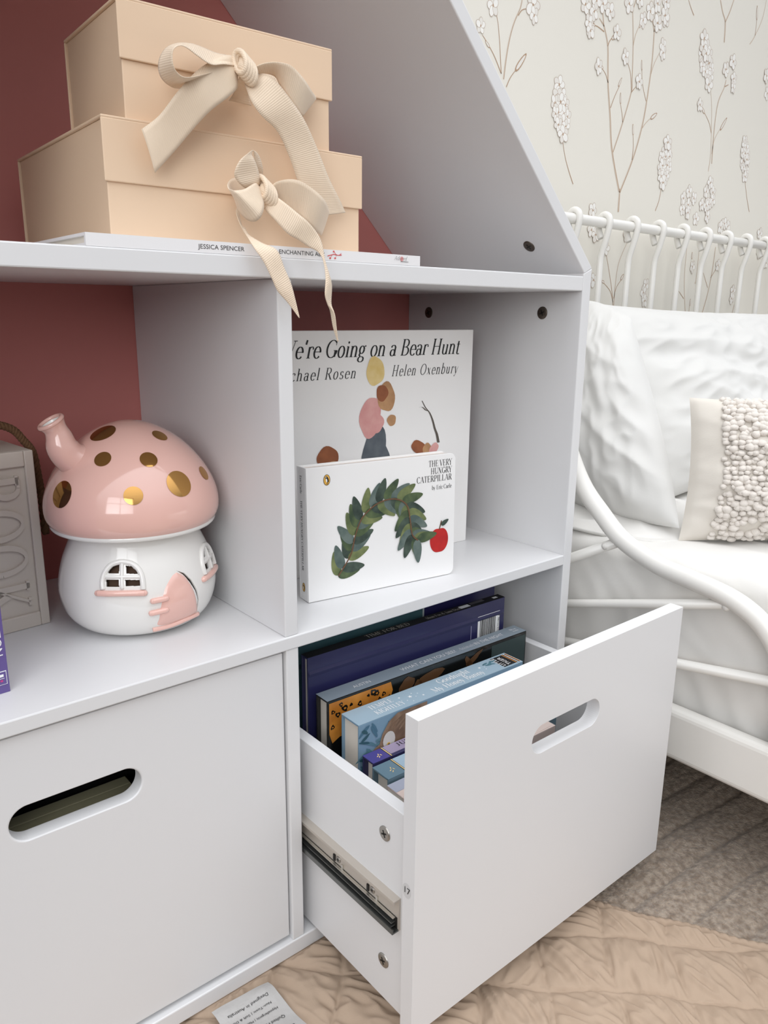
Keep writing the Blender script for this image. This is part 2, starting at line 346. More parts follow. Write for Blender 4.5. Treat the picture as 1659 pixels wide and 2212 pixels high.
STEMS= [(0.0016,[(0.6242,1.153),(0.6328,1.1345),(0.6392,1.1035),(0.6451,1.0651)]),(0.0028,[(0.6862,1.1786),(0.6828,1.1661),(0.6711,1.1453),(0.6619,1.1211),(0.6553,1.0909),(0.6511,1.0582)]),(0.0018,[(0.7005,1.1694),(0.6874,1.1645),(0.6792,1.1549)]),(0.0018,[(0.5987,1.1107),(0.6095,1.1027),(0.6275,1.0868),(0.6451,1.0651)]),(0.0018,[(0.6777,1.075),(0.6663,1.0622),(0.6584,1.0481)]),(0.002,[(0.8097,0.9899),(0.8205,0.9628),(0.8333,0.9415),(0.8476,0.9215)]),(0.0045,[(0.9049,1.1896),(0.9203,1.1622),(0.9261,1.1261),(0.931,1.0954),(0.9434,1.0493),(0.9575,0.9922),(0.9909,0.9231)]),(0.002,[(0.8719,1.1826),(0.8872,1.1836),(0.9077,1.1796)]),(0.002,[(0.9344,1.1766),(0.9254,1.1679),(0.9215,1.1594)]),(0.0018,[(0.9067,1.1225),(0.921,1.1142),(0.9301,1.1016)]),(0.0018,[(0.9661,1.1031),(0.9537,1.0833),(0.9431,1.0622)]),(0.0018,[(0.9735,1.0736),(0.9805,1.0583),(0.9848,1.0441)]),(0.003,[(0.9885,1.2292),(0.9976,1.1809),(1.0039,1.121),(1.0043,1.0982),(0.982,1.0371),(0.961,0.9893)]),(0.0018,[(0.9843,1.1464),(0.998,1.1281),(1.0044,1.1015)]),(0.0018,[(1.0183,1.1104),(1.0043,1.0982)]),(0.0022,[(1.0158,1.2148),(1.0045,1.1966),(0.9989,1.1764)]),(0.004,[(1.0622,1.2166),(1.0641,1.1681),(1.06,1.1143),(1.0505,1.0521),(1.028,0.9875),(0.9928,0.9215)]),(0.0022,[(1.0869,1.1807),(1.0722,1.1597),(1.0639,1.1399)]),(0.0015,[(1.033,1.1426),(1.0397,1.1174),(1.0555,1.0917)]),(0.0022,[(1.0752,1.0643),(1.0603,1.0535),(1.0503,1.0435)]),(0.0018,[(1.022,1.026),(1.0257,1.0061),(1.0253,0.9837)]),(0.005,[(0.9918,0.9283),(0.9927,0.9111),(0.993,0.8867)]),(0.002,[(1.1359,0.9465),(1.1317,0.9204),(1.1211,0.8993)]),(0.003,[(0.8911,1.1972),(0.9065,1.1884)]),(0.003,[(0.8972,1.215),(0.9049,1.1896)]),(0.002,[(0.9961,1.2495),(0.9885,1.2292)]),(0.003,[(1.0535,1.2292),(1.063,1.2119)]),(0.002,[(1.1708,1.2896),(1.182,1.2788),(1.1951,1.2683)]),(0.004,[(1.2887,1.3166),(1.3031,1.2972),(1.3167,1.2825),(1.3214,1.2461)]),(0.003,[(1.3419,1.3288),(1.3299,1.3031),(1.3167,1.2825)]),(0.0022,[(1.4799,1.3604),(1.4707,1.3212),(1.4456,1.2824),(1.4285,1.264)]),(0.0015,[(1.448,1.3144),(1.4473,1.2846)]),(0.0022,[(1.2838,1.1579),(1.298,1.1218),(1.3066,1.0784),(1.3146,1.0303),(1.3122,0.9955)]),(0.003,[(1.3455,1.1796),(1.3395,1.1619),(1.3221,1.1312),(1.318,1.0782),(1.3228,1.0121)]),(0.002,[(1.3577,1.1725),(1.3426,1.1662)]),(0.0018,[(1.272,1.1048),(1.2955,1.0881),(1.3074,1.071)]),(0.0022,[(1.3399,1.0813),(1.3226,1.058),(1.3186,1.0308)]),(0.002,[(1.4756,0.9976),(1.4956,0.9603),(1.5153,0.9305)]),(0.0018,[(0.9636,0.8089),(0.978,0.7777),(0.9941,0.7365),(1.0043,0.6941)]),(0.0022,[(1.0323,0.8334),(1.0089,0.7929),(1.0031,0.7461),(1.0043,0.6941)]),(0.0018,[(0.9608,0.7553),(0.9876,0.7387),(0.9997,0.7178)]),(0.0018,[(1.0238,0.7631),(1.0073,0.7462),(1.0012,0.7249)]),(0.0025,[(1.2569,0.8447),(1.2596,0.7686),(1.2804,0.6907)]),(0.0018,[(1.2416,0.7449),(1.2648,0.7299)]),(0.0025,[(1.3087,0.8427),(1.3084,0.7702),(1.3043,0.7648)]),(0.003,[(1.3782,0.8442),(1.3744,0.7884),(1.3639,0.7372),(1.3467,0.691)]),(0.0018,[(1.3961,0.8027),(1.3714,0.7776)]),(0.0015,[(1.2932,0.7172),(1.2908,0.6907)]),(0.0018,[(1.4997,0.7344),(1.4886,0.6945)]),(0.0018,[(1.3367,0.787),(1.3625,0.7559)])]
BUDS= [(0.011,[(0.6777,1.0744),(0.7036,1.1055)]),(0.006,[(0.6162,1.0963),(0.6053,1.1044)]),(0.0055,[(0.9619,1.1007),(0.9716,1.1177)]),(0.0055,[(0.9737,1.0728),(0.9707,1.0926)]),(0.005,[(1.0334,1.1402),(1.0298,1.1583)]),(0.009,[(1.0754,1.0634),(1.0968,1.077)]),(0.0055,[(1.022,1.026),(1.0181,1.0465)]),(0.007,[(0.9121,1.1212),(0.9019,1.1262)]),(0.008,[(0.9321,1.1723),(0.9399,1.1801)]),(0.008,[(0.88,1.1846),(0.8681,1.1795)]),(0.006,[(1.0137,1.208),(1.0184,1.2177)]),(0.007,[(1.4474,1.3134),(1.4418,1.3416)]),(0.009,[(1.3422,1.0807),(1.3666,1.1099)]),(0.008,[(1.2723,1.1031),(1.2583,1.1137)]),(0.008,[(1.0199,0.7607),(1.0288,0.7727)]),(0.006,[(1.2817,0.8131),(1.2806,0.8284)]),(0.005,[(1.2938,0.7146),(1.2931,0.7304)]),(0.006,[(1.1703,0.6799),(1.1705,0.6927)]),(0.007,[(1.3912,0.7998),(1.3977,0.8081)]),(0.007,[(0.965,0.7543),(0.9565,0.7574)])]
FLOW= [(0.014,0.6198,1.1558),(0.016,0.7135,1.1769),(0.012,0.7171,1.1632),(0.01,0.5939,1.1224),(0.01,0.8656,1.1858),(0.01,0.8659,1.173),(0.013,0.8492,1.2093),(0.013,0.8747,1.204),(0.013,0.8978,1.2211),(0.013,0.9204,1.2141),(0.012,0.862,1.1842),(0.012,0.8676,1.1727),(0.012,0.945,1.1858),(0.012,0.8981,1.1224),(0.012,0.9771,1.153),(0.012,1.0264,1.1201),(0.012,1.024,1.2229),(0.012,1.0963,1.1941),(0.012,1.0983,1.1829),(0.014,0.9762,1.2389),(0.014,1.0448,1.2417),(0.014,1.0662,1.2592),(0.014,1.0717,1.2283),(0.014,1.0936,1.246),(0.012,1.0944,1.2689),(0.012,0.8795,1.2214),(0.012,1.0081,1.2523),(0.013,1.3389,1.1987),(0.013,1.3652,1.2183),(0.011,1.3752,1.1867),(0.011,1.3772,1.1702),(0.012,1.25,1.116),(0.013,1.5184,1.218),(0.013,1.5326,1.185),(0.013,1.0985,1.2406),(0.012,1.2427,0.9479),(0.012,1.2226,0.9326),(0.012,1.2646,0.9366),(0.012,1.2442,0.9213),(0.012,1.3254,0.9736),(0.012,1.3111,0.9546),(0.012,1.3399,0.9555),(0.012,1.299,0.9261),(0.012,1.3267,0.9306),(0.012,1.3434,0.94),(0.012,0.9109,0.8824),(0.012,0.9114,0.8478),(0.012,0.9259,0.84),(0.012,0.9604,0.8177),(0.012,1.0261,0.8468),(0.012,1.1109,0.7539),(0.012,1.1043,0.7391),(0.012,1.1117,0.7221),(0.012,0.9306,0.7577),(0.012,1.4049,0.8958),(0.012,1.3903,0.8869),(0.012,1.4228,0.8918),(0.012,1.3983,0.8054),(0.012,1.4807,0.7508),(0.012,1.4789,0.734),(0.012,1.5796,0.8866),(0.012,1.5888,0.8423),(0.012,1.2869,0.7979),(0.012,1.6302,0.8214),(0.012,1.2444,0.9059),(0.012,1.3165,0.9269),(0.012,1.3266,0.9051),(0.012,1.2236,0.9114),(0.012,1.2817,0.8965)]
SPIKE= [(0.028,[(0.7902,1.0785),(0.811,0.9901)]),(0.027,[(1.1429,1.0356),(1.1383,0.9431)]),(0.03,[(1.2381,1.2415),(1.2812,1.152)]),(0.024,[(1.4545,1.0817),(1.4775,0.9937)])]
UK=[-0.0211,0.008,0.8807];LK=[-0.0062,0.006,0.7893]
DOTS=[((-2.7506,0.19481),0.0125),((-1.1193,0.19082),0.0075),((-2.3701,0.17519),0.0078),((-1.669,0.17359),0.008),((-1.9397,0.14528),0.0085),((-1.356,0.15067),0.0128),((-0.797,0.15305),0.0072),((-2.8475,0.144),0.0128)]
PANES=[[(-2.34,0.07069),(-2.3303,0.07332),(-2.2823,0.07682),(-2.2321,0.07797),(-2.1842,0.07841),(-2.1915,0.0706)],[(-2.1026,0.07731),(-2.0327,0.07651),(-1.9747,0.07296),(-1.9482,0.06948),(-2.0979,0.07042)],[(-2.3611,0.06512),(-2.1909,0.06495),(-2.1894,0.05876),(-2.3556,0.05859)],[(-2.1148,0.06497),(-1.9364,0.06391),(-1.9339,0.05851),(-2.1112,0.05919)],[(-0.9304,0.0709),(-0.8693,0.07491),(-0.7041,0.07668),(-0.7784,0.06906)],[(-0.5971,0.07535),None,None,(-0.6735,0.06902)],[(-0.9667,0.06191),(-0.8122,0.06144),(-0.8049,0.05582),(-0.9493,0.05638)],[(-0.6353,0.05973),None,None,(-0.6605,0.05577)]]
ARCH=[[(-2.3914,0.05635),(-2.4004,0.06399),(-2.3734,0.07158),(-2.3031,0.07784),(-2.2083,0.08029),(-2.1443,0.08079),(-2.0313,0.07909),(-1.9513,0.07463),(-1.9108,0.06812),(-1.9024,0.06128),(-1.9044,0.05523)],[(-1.0354,0.05358),(-1.0217,0.06332),(-0.9643,0.07161),(-0.8541,0.07653),(-0.6439,0.07744),None,None,None]]
BARS=[[(-2.1504,0.08025),(-2.1518,0.07334),(-2.152,0.06589),(-2.1521,0.05697)],[(-2.3823,0.06781),(-2.1494,0.06772),(-1.9099,0.06686)],[(-0.6391,0.07653),(-0.7075,0.06698),(-0.7462,0.05687),(-0.7346,0.05155)],[(-0.9821,0.0677),(-0.78,0.06564),None]]
SILL=[[(-2.4563,0.05271),(-2.2977,0.05293),(-2.1594,0.05309),(-2.0252,0.05275),(-1.8921,0.05195)],[(-1.0149,0.05115),(-0.8242,0.05082),None]]
DOOR=[(-1.4501,0.06656),(-1.3642,0.06195),(-1.2902,0.05407),(-1.2345,0.04434),(-1.1784,0.03202),(-1.1326,0.02032),(-1.1272,0.01522),(-1.4341,0.0136),(-1.749,0.01369),(-1.7436,0.0235),(-1.7251,0.03464),(-1.6966,0.04293),(-1.6615,0.05154),(-1.5989,0.05867),(-1.5188,0.06454)]
GAP=[(-1.4493,0.06682),(-1.3388,0.06257),(-1.2427,0.05353),(-1.1741,0.04192),(-1.1298,0.02971),(-1.1326,0.01902),(-1.1545,0.01963),(-1.1647,0.03166),(-1.2167,0.04276),(-1.2863,0.05288),(-1.3665,0.06126)]
HINGE=[[(-1.8053,0.04346),(-1.719,0.0437),(-1.6424,0.04377)],[(-1.8305,0.03131),(-1.7376,0.03181),(-1.6482,0.03217)]]
STEP=[(-1.8111,0.01117),(-1.5749,0.01201),(-1.3244,0.0141),(-1.0796,0.01388)]
# ================================================================== SETTING
wallpaper = mat('cream_wallpaper', (231, 227, 217), 0.75, bump=(500, 0.05, 0.0004))
wp_stem = mat('wallpaper_stem_print', (206, 188, 170), 0.75)
wp_dark = mat('wallpaper_brown_print', (178, 148, 122), 0.75)
wp_line = mat('wallpaper_petal_line', (192, 174, 158), 0.75)
wp_petal = mat('wallpaper_petal_print', (241, 239, 234), 0.75)
wp_shade = mat('wallpaper_petal_shade', (230, 226, 219), 0.75)
YW = 0.345
wall = MB()
wall.box(-2.4, 3.2, YW, YW + 0.1, 0, 2.5)
lift_n = [0]
def wpoly(pts, mi, lift):
    wall.poly([(p[0], YW - lift, p[1]) for p in pts], mi)
def wstem(P, w, mi, lift):
    P2 = catmull([(p[0], p[1], 0) for p in P], 5)
    n = len(P2)
    L = []; Rr = []
    for i in range(n):
        t = (P2[min(i + 1, n - 1)] - P2[max(i - 1, 0)]).normalized()
        k = w / 2 * (0.55 + 0.45 * i / (n - 1))
        L.append((P2[i].x - t.y * k, YW - lift, P2[i].y + t.x * k)); Rr.append((P2[i].x + t.y * k, YW - lift, P2[i].y - t.x * k))
    for i in range(n - 1): wall.add([L[i], L[i + 1], Rr[i + 1], Rr[i]], [(0, 1, 2, 3)], mi)
def petals(cx, cz, r, rot, squash=1.0):
    lift_n[0] += 1
    l0 = 0.0005 + (lift_n[0] % 17) * 0.00005
    for k in range(5):
        a = rot + 2 * PI * k / 5 + random.uniform(-.15, .15)
        px, pz = cx + 0.55 * r * math.cos(a) * squash, cz + 0.55 * r * math.sin(a)
        R1 = r * random.uniform(.44, .54); l = l0 + k * .000008
        for (mi, g, dl) in ((3, 1.06, 0), (5 if k % 3 == 0 else 4, 0.93, 0.000004)):
            pts = []
            for i in range(10):
                b = 2 * PI * i / 10
                ux, uz = R1 * g * 1.08 * math.cos(b), R1 * g * .86 * math.sin(b)
                pts.append((px + (ux * math.cos(a) - uz * math.sin(a)) * squash, pz + ux * math.sin(a) + uz * math.cos(a)))
            wpoly(pts, mi, l + dl)
    wpoly([(cx + r * .13 * math.cos(i * PI / 4) * squash, cz + r * .17 * math.sin(i * PI / 4)) for i in range(8)], 2, l0 + 0.000045)
def spike(top, bot, w):
    w *= 1.3
    dx, dz = bot[0] - top[0], bot[1] - top[1]
    L = math.hypot(dx, dz)
    wstem([(top[0] + dx * .2, top[1] + dz * .2), (bot[0], bot[1])], .004, 2, .00045)
    for (t, off, r) in ((.06, 0, .012), (.2, -.25, .011), (.22, .3, .011), (.36, .0, .012), (.36, -.75, .011), (.34, .7, .011), (.52, .42, .012), (.52, -.4, .012), (.56, .85, .010), (.6, -.85, .010), (.68, .05, .011), (.72, -.5, .010), (.74, .5, .009), (.9, 0, .012)):
        cx = top[0] + dx * t + off * w * .55; cz = top[1] + dz * t + random.uniform(-.003, .003)
        petals(cx, cz, r * w / .030, random.uniform(0, 6), .8 if abs(off) > .6 else 1)
for sh_x, sh_z in ((0, 0), (0.98, 0.07)):
    for w, P in STEMS:
        P = [(p[0] + sh_x, p[1] + sh_z) for p in P]
        wstem(P, w, 2 if w < .0021 else 1, .0003)
        if w > .0026: wstem([(p[0] + w * .32, p[1]) for p in P], w * .3, 2, .00036)
    for w, P in BUDS:
        (x0, z0), (x1, z1) = [(p[0] + sh_x, p[1] + sh_z) for p in P]
        for mi, g, l in ((2, 1.0, .0004), (5, .62, .00045)):
            pts = []
            for i in range(14):
                a = 2 * PI * i / 14
                t = .5 - .5 * math.cos(a); s = math.sin(a) * w / 2 * g * (1 - .35 * t)
                t = .5 + (t - .5) * (1 if mi == 2 else .8)
                ux, uz = x1 - x0, z1 - z0; ln = math.hypot(ux, uz)
                pts.append((x0 + ux * t - uz / ln * s, z0 + uz * t + ux / ln * s))
            wpoly(pts, mi, l)
    for r, x, z in FLOW: petals(x + sh_x, z + sh_z, r * 1.12, random.uniform(0, 6), random.uniform(.75, 1))
    for w, P in SPIKE: spike((P[0][0] + sh_x, P[0][1] + sh_z), (P[1][0] + sh_x, P[1][1] + sh_z), w)
o = struct(wall.build('wall_back', [wallpaper, wp_stem, wp_dark, wp_line, wp_petal, wp_shade]))
fl = MB(); fl.box(-2.4, 3.2, -3.2, YW + .1, -0.06, 0.0)
struct(fl.build('floor', mat('taupe_carpet_floor', (92, 78, 66), 0.95, bump=(400, .4, .002))))

# ================================================================== RUG AND MAT
def grid(nx, ny, fn, mb, mi=0):
    vs = [fn(i / (nx - 1), j / (ny - 1)) for j in range(ny) for i in range(nx)]
    fs = [(j * nx + i, j * nx + i + 1, (j + 1) * nx + i + 1, (j + 1) * nx + i) for j in range(ny - 1) for i in range(nx - 1)]
    mb.add(vs, fs, mi, True)
def q_edge(t):
    return max(.071, min(.135, .1195 - (t - .351) * .2517)) + .002 * math.sin(t * 60)
rug = MB()
def rug_pt(u, v):
    x = -0.2 + 1.75 * u; y = -1.0 + 1.2 * v
    yy = y + 0.07 * x + .006 * noise.noise(Vector((x * 7, y * 4, 1)))
    ph = (yy / 0.054) % 1.0
    ridge = .0085 * (ph ** .5) * (1 - ph ** 7)
    fuzz = .0022 * noise.noise(Vector((x * 110, y * 210, 0))) + .0018 * noise.noise(Vector((x * 40, y * 80, 3)))
    t_, n_ = (x - y) * .7071, (x + y) * .7071
    if n_ < q_edge(t_) - .003: return (x, y, .0030)
    return (x, y, 0.0030 + ridge + fuzz * (.25 + ridge * 110))
grid(520, 460, rug_pt, rug)
rug.box(-0.2, 1.55, -1.0, 0.2, 0.0002, 0.0015)
rugm = mat('taupe_plush_pile', (128, 112, 97), 0.95, spec=0.15, bump=(320, .9, .004), mottle=(130, (186, 171, 155), .7), sheen=0.3)  # paler mottle paints the pile's highlights into the colour
tag(rug.build('plush_rug', rugm), 'taupe ribbed plush rug running under the white bed', 'rug')

linen = mat('natural_linen_quilting', (172, 152, 133), 0.9, spec=0.1, bump=(700, .25, .0006))
qm = MB()
TH0 = math.radians(-45)
def q_height(t, n, ne):
    a = ((t - .3426 + .004 * math.sin(n * 37)) / .0725) % 1.0
    b = ((n - .0616 + .004 * math.sin(t * 31)) / .0731) % 1.0
    puff = (max(0, math.sin(PI * a)) ** .38) * (max(0, math.sin(PI * b)) ** .42)
    ca = math.floor((t - .3426) / .0725); cb = math.floor((n - .0616) / .0731)
    r1 = noise.noise(Vector((ca * 3.7, cb * 5.1, .5))) * 2.2
    cs, sn = math.cos(r1 + .9), math.sin(r1 + .9)
    w = noise.noise(Vector(((t * cs + n * sn) * 95, (n * cs - t * sn) * 26, ca * 1.3 + cb)))
    w2 = noise.noise(Vector(((t * sn + n * cs) * 60, (n * sn - t * cs) * 110, 9 + cb)))
    h = .0080 + .0082 * puff + (.0034 * (1 - abs(w) * 2.4) + .0013 * w2) * min(1, puff * 1.5)
    d = ne - n
    if d < .009: h = .0085 + .0034 * abs(math.sin(t * 330)) ** .5 * max(0, 1 - ((d - .0045) / .0045) ** 2)
    elif d < .016: h = min(h, .0066 + abs(d - .0105) * 1.3)
    return h
TMIN, TMAX = -.36, .80
def q_pt(u, v):
    t = TMIN + (TMAX - TMIN) * u
    ne = q_edge(t)
    n = -.40 + (ne + .40) * (v ** .85)
    x = (t * .7071 + n * .7071); y = (-t * .7071 + n * .7071)
    h = q_height(t, n, ne)
    # pressed flat under the bookcase
    if y > -.004 and x < .45: h = min(h, .0135)
    return (x, y, h)
nqx, nqy = 620, 360
grid(nqx, nqy, q_pt, qm)
# hem around the rim and a backing so the mat has thickness
rim = [q_pt(i / (nqx - 1), 1) for i in range(nqx)]
qm.add(rim + [(p[0], p[1], .0085) for p in rim], [(i, i + nqx, i + 1 + nqx, i + 1) for i in range(nqx - 1)], 0, True)
mat_o = qm.build('quilted_mat', linen)
tag(mat_o, 'beige quilted linen play mat on the floor under the open drawer', 'mat')
# care tag sewn to the mat
tagm = mat('grey_satin_tag', (178, 176, 174), 0.45, bump=(60, .5, .004))
tg = MB()
A_, B_, C_ = Vector((-.1060, -.0150, .0215)), Vector((-.0440, -.0190, .0215)), Vector((-.0415, -.0655, .0215))
tu = (C_ - B_); tv = (A_ - B_)
def tag_pt(u, v):
    p = B_ + tu * (u * 1.45) + tv * v
    return (p.x, p.y, .0215 + .0016 * math.sin(u * 7 + v * 3) + .0028 * math.exp(-((u - .12) / .12) ** 2) * (.6 + .4 * math.sin(v * 9)))
grid(50, 40, tag_pt, tg)
tU = tv.normalized(); tV = Vector((0, 0, 1)).cross(tU)
def tag_text(txt, u, size, off=0.0, st='sans', width=None, mi=1):
    m2 = MB(); text(m2, txt, B_ + tu * (u * 1.45) + tU * (.005 + off), tU, tV, size, 0, st, width)
    for p in range(len(m2.v)):
        q = Vector(m2.v[p]) - B_
        # follow the ripples of the tag
        det = tu.x * tv.y - tu.y * tv.x
        uu = (q.x * tv.y - q.y * tv.x) / det; vv = (tu.x * q.y - tu.y * q.x) / det
        m2.v[p] = tuple(Vector((m2.v[p][0], m2.v[p][1], tag_pt(uu / 1.45, vv)[2] + .0006)))
    tg.add(m2.v, m2.f, mi)
tag_text('Designed in Australia', .2, .0028, .004, width=.044)
tag_text('Non-Toxic | Soft & Durable', .33, .0024, .006, width=.05)
tag_text('Hypoallergenic | Machine-washable', .45, .0026, .004, width=.055)
tag_text('Quilted Pure Linen Play Mat', .62, .0036, .004, width=.055)
tag_text('bab', .86, .0072, .003)
tg.build('sewn_tag', [tagm, black], mat_o)['label'] = 'grey printed care tag'

# ================================================================== BOOKCASE
bk = thing('bookcase', 'white house shaped bookcase with dusky pink back and two bottom drawers', 'bookcase', (0, 0, 0.0141))
def bpart(name, mb, m=white_board, bevel=.0012, parent=None):
    o = mb.build(name, m, parent or bk, bevel)
    if parent is None: o.location = (0, 0, -0.0141)
    return o
DPT = .3166
def board(name, *b, bevel=.0012, m=white_board):
    mb = MB(); mb.box(*b); return bpart(name, mb, m, bevel)
board('shelf', -.4155, .431, 0, DPT, .720, .737)
board('shelf', -.4155, .431, 0, DPT, .3722, .3858)
board('bottom_board', -.4155, .431, 0, DPT, .0141, .0323)
board('divider', 0, .015, .0015, DPT, .3858, .720)
board('divider', .0005, .0148, .0012, DPT, .0323, .3722)
for nm, xi, xo in (('side_panel', .431, .4466), ('side_panel', -.4155, -.4312)):
    mb = MB(); mb.prism([(xi, 0, .0141), (xo, 0, .0141), (xo, 0, .7468), (xi, 0, .7402)], (0, DPT, 0)); q = bpart(nm, mb); fix_normals(q)
# roof slopes at 45 degrees
mb = MB(); mb.prism([(.4324, 0, .7402), (.4466, 0, .7470), (.0077, 0, 1.1859), (.0077, 0, 1.1649)], (0, DPT, 0)); fix_normals(bpart('roof_panel', mb))
mb = MB(); mb.prism([(-.4170, 0, .7402), (-.4312, 0, .7470), (.0077, 0, 1.1859), (.0077, 0, 1.1649)], (0, DPT, 0)); fix_normals(bpart('roof_panel', mb))
mb = MB(); mb.prism([(-.4312, DPT, .0141), (.4466, DPT, .0141), (.4466, DPT, .7468), (.0077, DPT, 1.1859), (-.4312, DPT, .7468)], (0, .005, 0)); fix_normals(bpart('back_panel', mb, pink_board, 0))
def cam_bolt(name, c, nrm, r, m, parent=None, off=Vector((0, 0, -.0141))):
    """round cross-head fitting seated in a board"""
    mb = MB(); N = Vector(nrm).normalized()
    q = N.to_track_quat('Z', 'X').to_matrix().to_4x4()
    M = Matrix.Translation(Vector(c) + (off if parent is None else Vector((0, 0, 0)))) @ q
    mb.lathe([(r * .2, .0012), (r * .82, .0012), (r, .0006), (r, -.004)], 28, 0, M, capb=False)
    mb.add([(r * .2 * math.cos(i * 2 * PI / 28), r * .2 * math.sin(i * 2 * PI / 28), .0012) for i in range(28)], [tuple(range(28))], 0, False, M)
    for a in (.4, .4 + PI / 2):
        R_ = Matrix.Rotation(a, 4, 'Z')
        mb.box(-r * .5, r * .5, -r * .1, r * .1, .0008, .00145, 1, M @ R_)
    return mb.build(name, [m, MATS['socket_dark']], parent or bk)
mat('socket_dark', (42, 40, 38), .5, .5)
rv = (-1, 0, -1)
cam_bolt('screw', (.4308, .0595, .6941), (-1, 0, 0), .0078, bronze)
cam_bolt('screw', (.4308, .2714, .6936), (-1, 0, 0), .0078, bronze)

def slotted(mb, x0, x1, z0, z1, y0, y1, cx, cz, hw, r):
    """board with a stadium-shaped hand slot through it"""
    def stad(a):
        c, s = math.cos(a), math.sin(a)
        l = hw - r
        t = r / abs(s) if abs(s) > 1e-6 else 1e9
        if abs(t * c) <= l: return (t * c, t * s)
        sg = 1 if c > 0 else -1
        b = -2 * sg * l * c; cc = l * l - r * r
        t = (-b + math.sqrt(b * b - 4 * cc)) / 2
        return (t * c, t * s)
    cor = [math.atan2(z - cz, x - cx) % (2 * PI) for x in (x0, x1) for z in (z0, z1)]
    l = hw - r
    ss = set(round(a, 6) for a in cor)
    for k in range(25):
        b = -PI / 2 + PI * k / 24
        for sg in (1, -1):
            ss.add(round(math.atan2(r * math.sin(b), sg * (l + r * math.cos(b))) % (2 * PI), 6))
    ang = sorted(ss); n = len(ang)
    inn = []; out = []
    for a in ang:
        inn.append(stad(a)); c, s = math.cos(a), math.sin(a)
        t = min([(x1 - cx) / c if c > 1e-9 else ((x0 - cx) / c if c < -1e-9 else 1e9), (z1 - cz) / s if s > 1e-9 else ((z0 - cz) / s if s < -1e-9 else 1e9)])
        out.append((t * c, t * s))
    vs = []
    for y in (y0, y1):
        vs += [(cx + p[0], y, cz + p[1]) for p in inn] + [(cx + p[0], y, cz + p[1]) for p in out]
    fs = []
    for i in range(n):
        j = (i + 1) % n
        fs += [(i, j, n + j, n + i), (2 * n + j, 2 * n + i, 3 * n + i, 3 * n + j), (j, i, 2 * n + i, 2 * n + j), (n + i, n + j, 3 * n + j, 3 * n + i)]
    mb.add(vs, fs)
def drawer(x0, x1, z0, z1, yf, hx, hz, xs0, xs1, yback, side_top, side_bot):
    d = MB(); yb = yf + .016; t = .0126
    d.box(xs0, xs0 + t, yb, yback, side_bot, side_top); d.box(xs1 - t, xs1, yb, yback, side_bot, side_top)
    d.box(xs0 + t, xs1 - t, yback - t, yback, side_bot, side_top); d.box(xs0 + t, xs1 - t, yb, yback - t, side_bot + .008, side_bot + .014)
    o = bpart('drawer', d, white_board, .0008)
    f = MB(); slotted(f, x0, x1, z0, z1, yf, yf + .016, hx, hz, .0548, .0157)
    q = f.build('front_panel', white_board, o, .0016, 3); fix_normals(q)
    return o
dR = drawer(.0166, .4285, .0411, .3671, -.1726, .2220, .2895, .0267, .418, .135, .2588, .0377)
dR['label'] = 'right drawer pulled open'
dL = drawer(-.4145, -.0012, .0375, .369, .005, -.2045, .2903, -.4045, -.013, .285, .2588, .0377)
dL['label'] = 'left drawer pushed shut'
for zz in (.2251, .0828): cam_bolt('screw', (.0264, -.1200, zz), (-1, 0, 0), .0074, steel, dR)
# telescopic slide along the drawer side
sl = MB()
def slide_profile(y0, y1):
    xs = .0267
    sl.box(xs - .0022, xs, y0, y1, .1345, .1695, 0)                       # drawer member
    sl.prism([(xs - .0022, y0, .1695), (xs - .0085, y0, .1695), (xs - .0085, y0, .1665), (xs - .0070, y0, .1665), (xs - .0070, y0, .168), (xs - .0022, y0, .168)], (0, y1 - y0, 0), 0)
    sl.prism([(xs - .0022, y0, .1345), (xs - .0100, y0, .1345), (xs - .0100, y0, .1400), (xs - .0086, y0, .1400), (xs - .0086, y0, .136), (xs - .0022, y0, .136)], (0, y1 - y0, 0), 1)
    sl.box(xs - .0095, xs - .0022, y0 + .004, y1, .1392, .1404, 1)
    sl.box(xs - .0080, xs - .0022, y0 + .004, y1, .1432, .1442, 1)
    sl.box(xs - .0060, xs - .0022, y0 + .004, y1, .1472, .1480, 3)
    sl.box(xs - .0030, xs - .0021, y0 + .002, y1, .1362, .1480, 2)
slide_profile(-.1436, .13)
for yy in (-.10, -.045):
    sl.box(.0232, .0246, yy, yy + .003, .150, .157, 2); sl.box(.0228, .0246, yy - .014, yy - .0115, .1445, .1535, 3)
o = sl.build('drawer_slide', [mat('zinc_slide', (196, 188, 178), .5, .35), dark_steel, MATS['socket_dark'], mat('bright_steel', (215, 212, 205), .3, .9)], dR); fix_normals(o)
o['label'] = 'metal telescopic drawer slide'
for yy in (-.105, -.05): cam_bolt('slide_screw', (.0247, yy, .1545), (-1, 0, 0), .0035, steel, dR)
st_ = MB(); st_.poly([(.01645, -.1625 + .0055 * math.cos(i * PI / 12), .1958 + .0075 * math.sin(i * PI / 12)) for i in range(24)][::-1], 0)
text(st_, '17', (.01645, -.1628, .1935), (0, -1, 0), (0, 0, 1), .0062, 1, 'sans', align='c', lift=.0003)
st_.build('number_sticker', [mat('grey_sticker', (206, 206, 206), .4), black], dR)
# roof fittings
cam_bolt('screw', (.3998, .0608, .7728), rv, .0078, bronze)
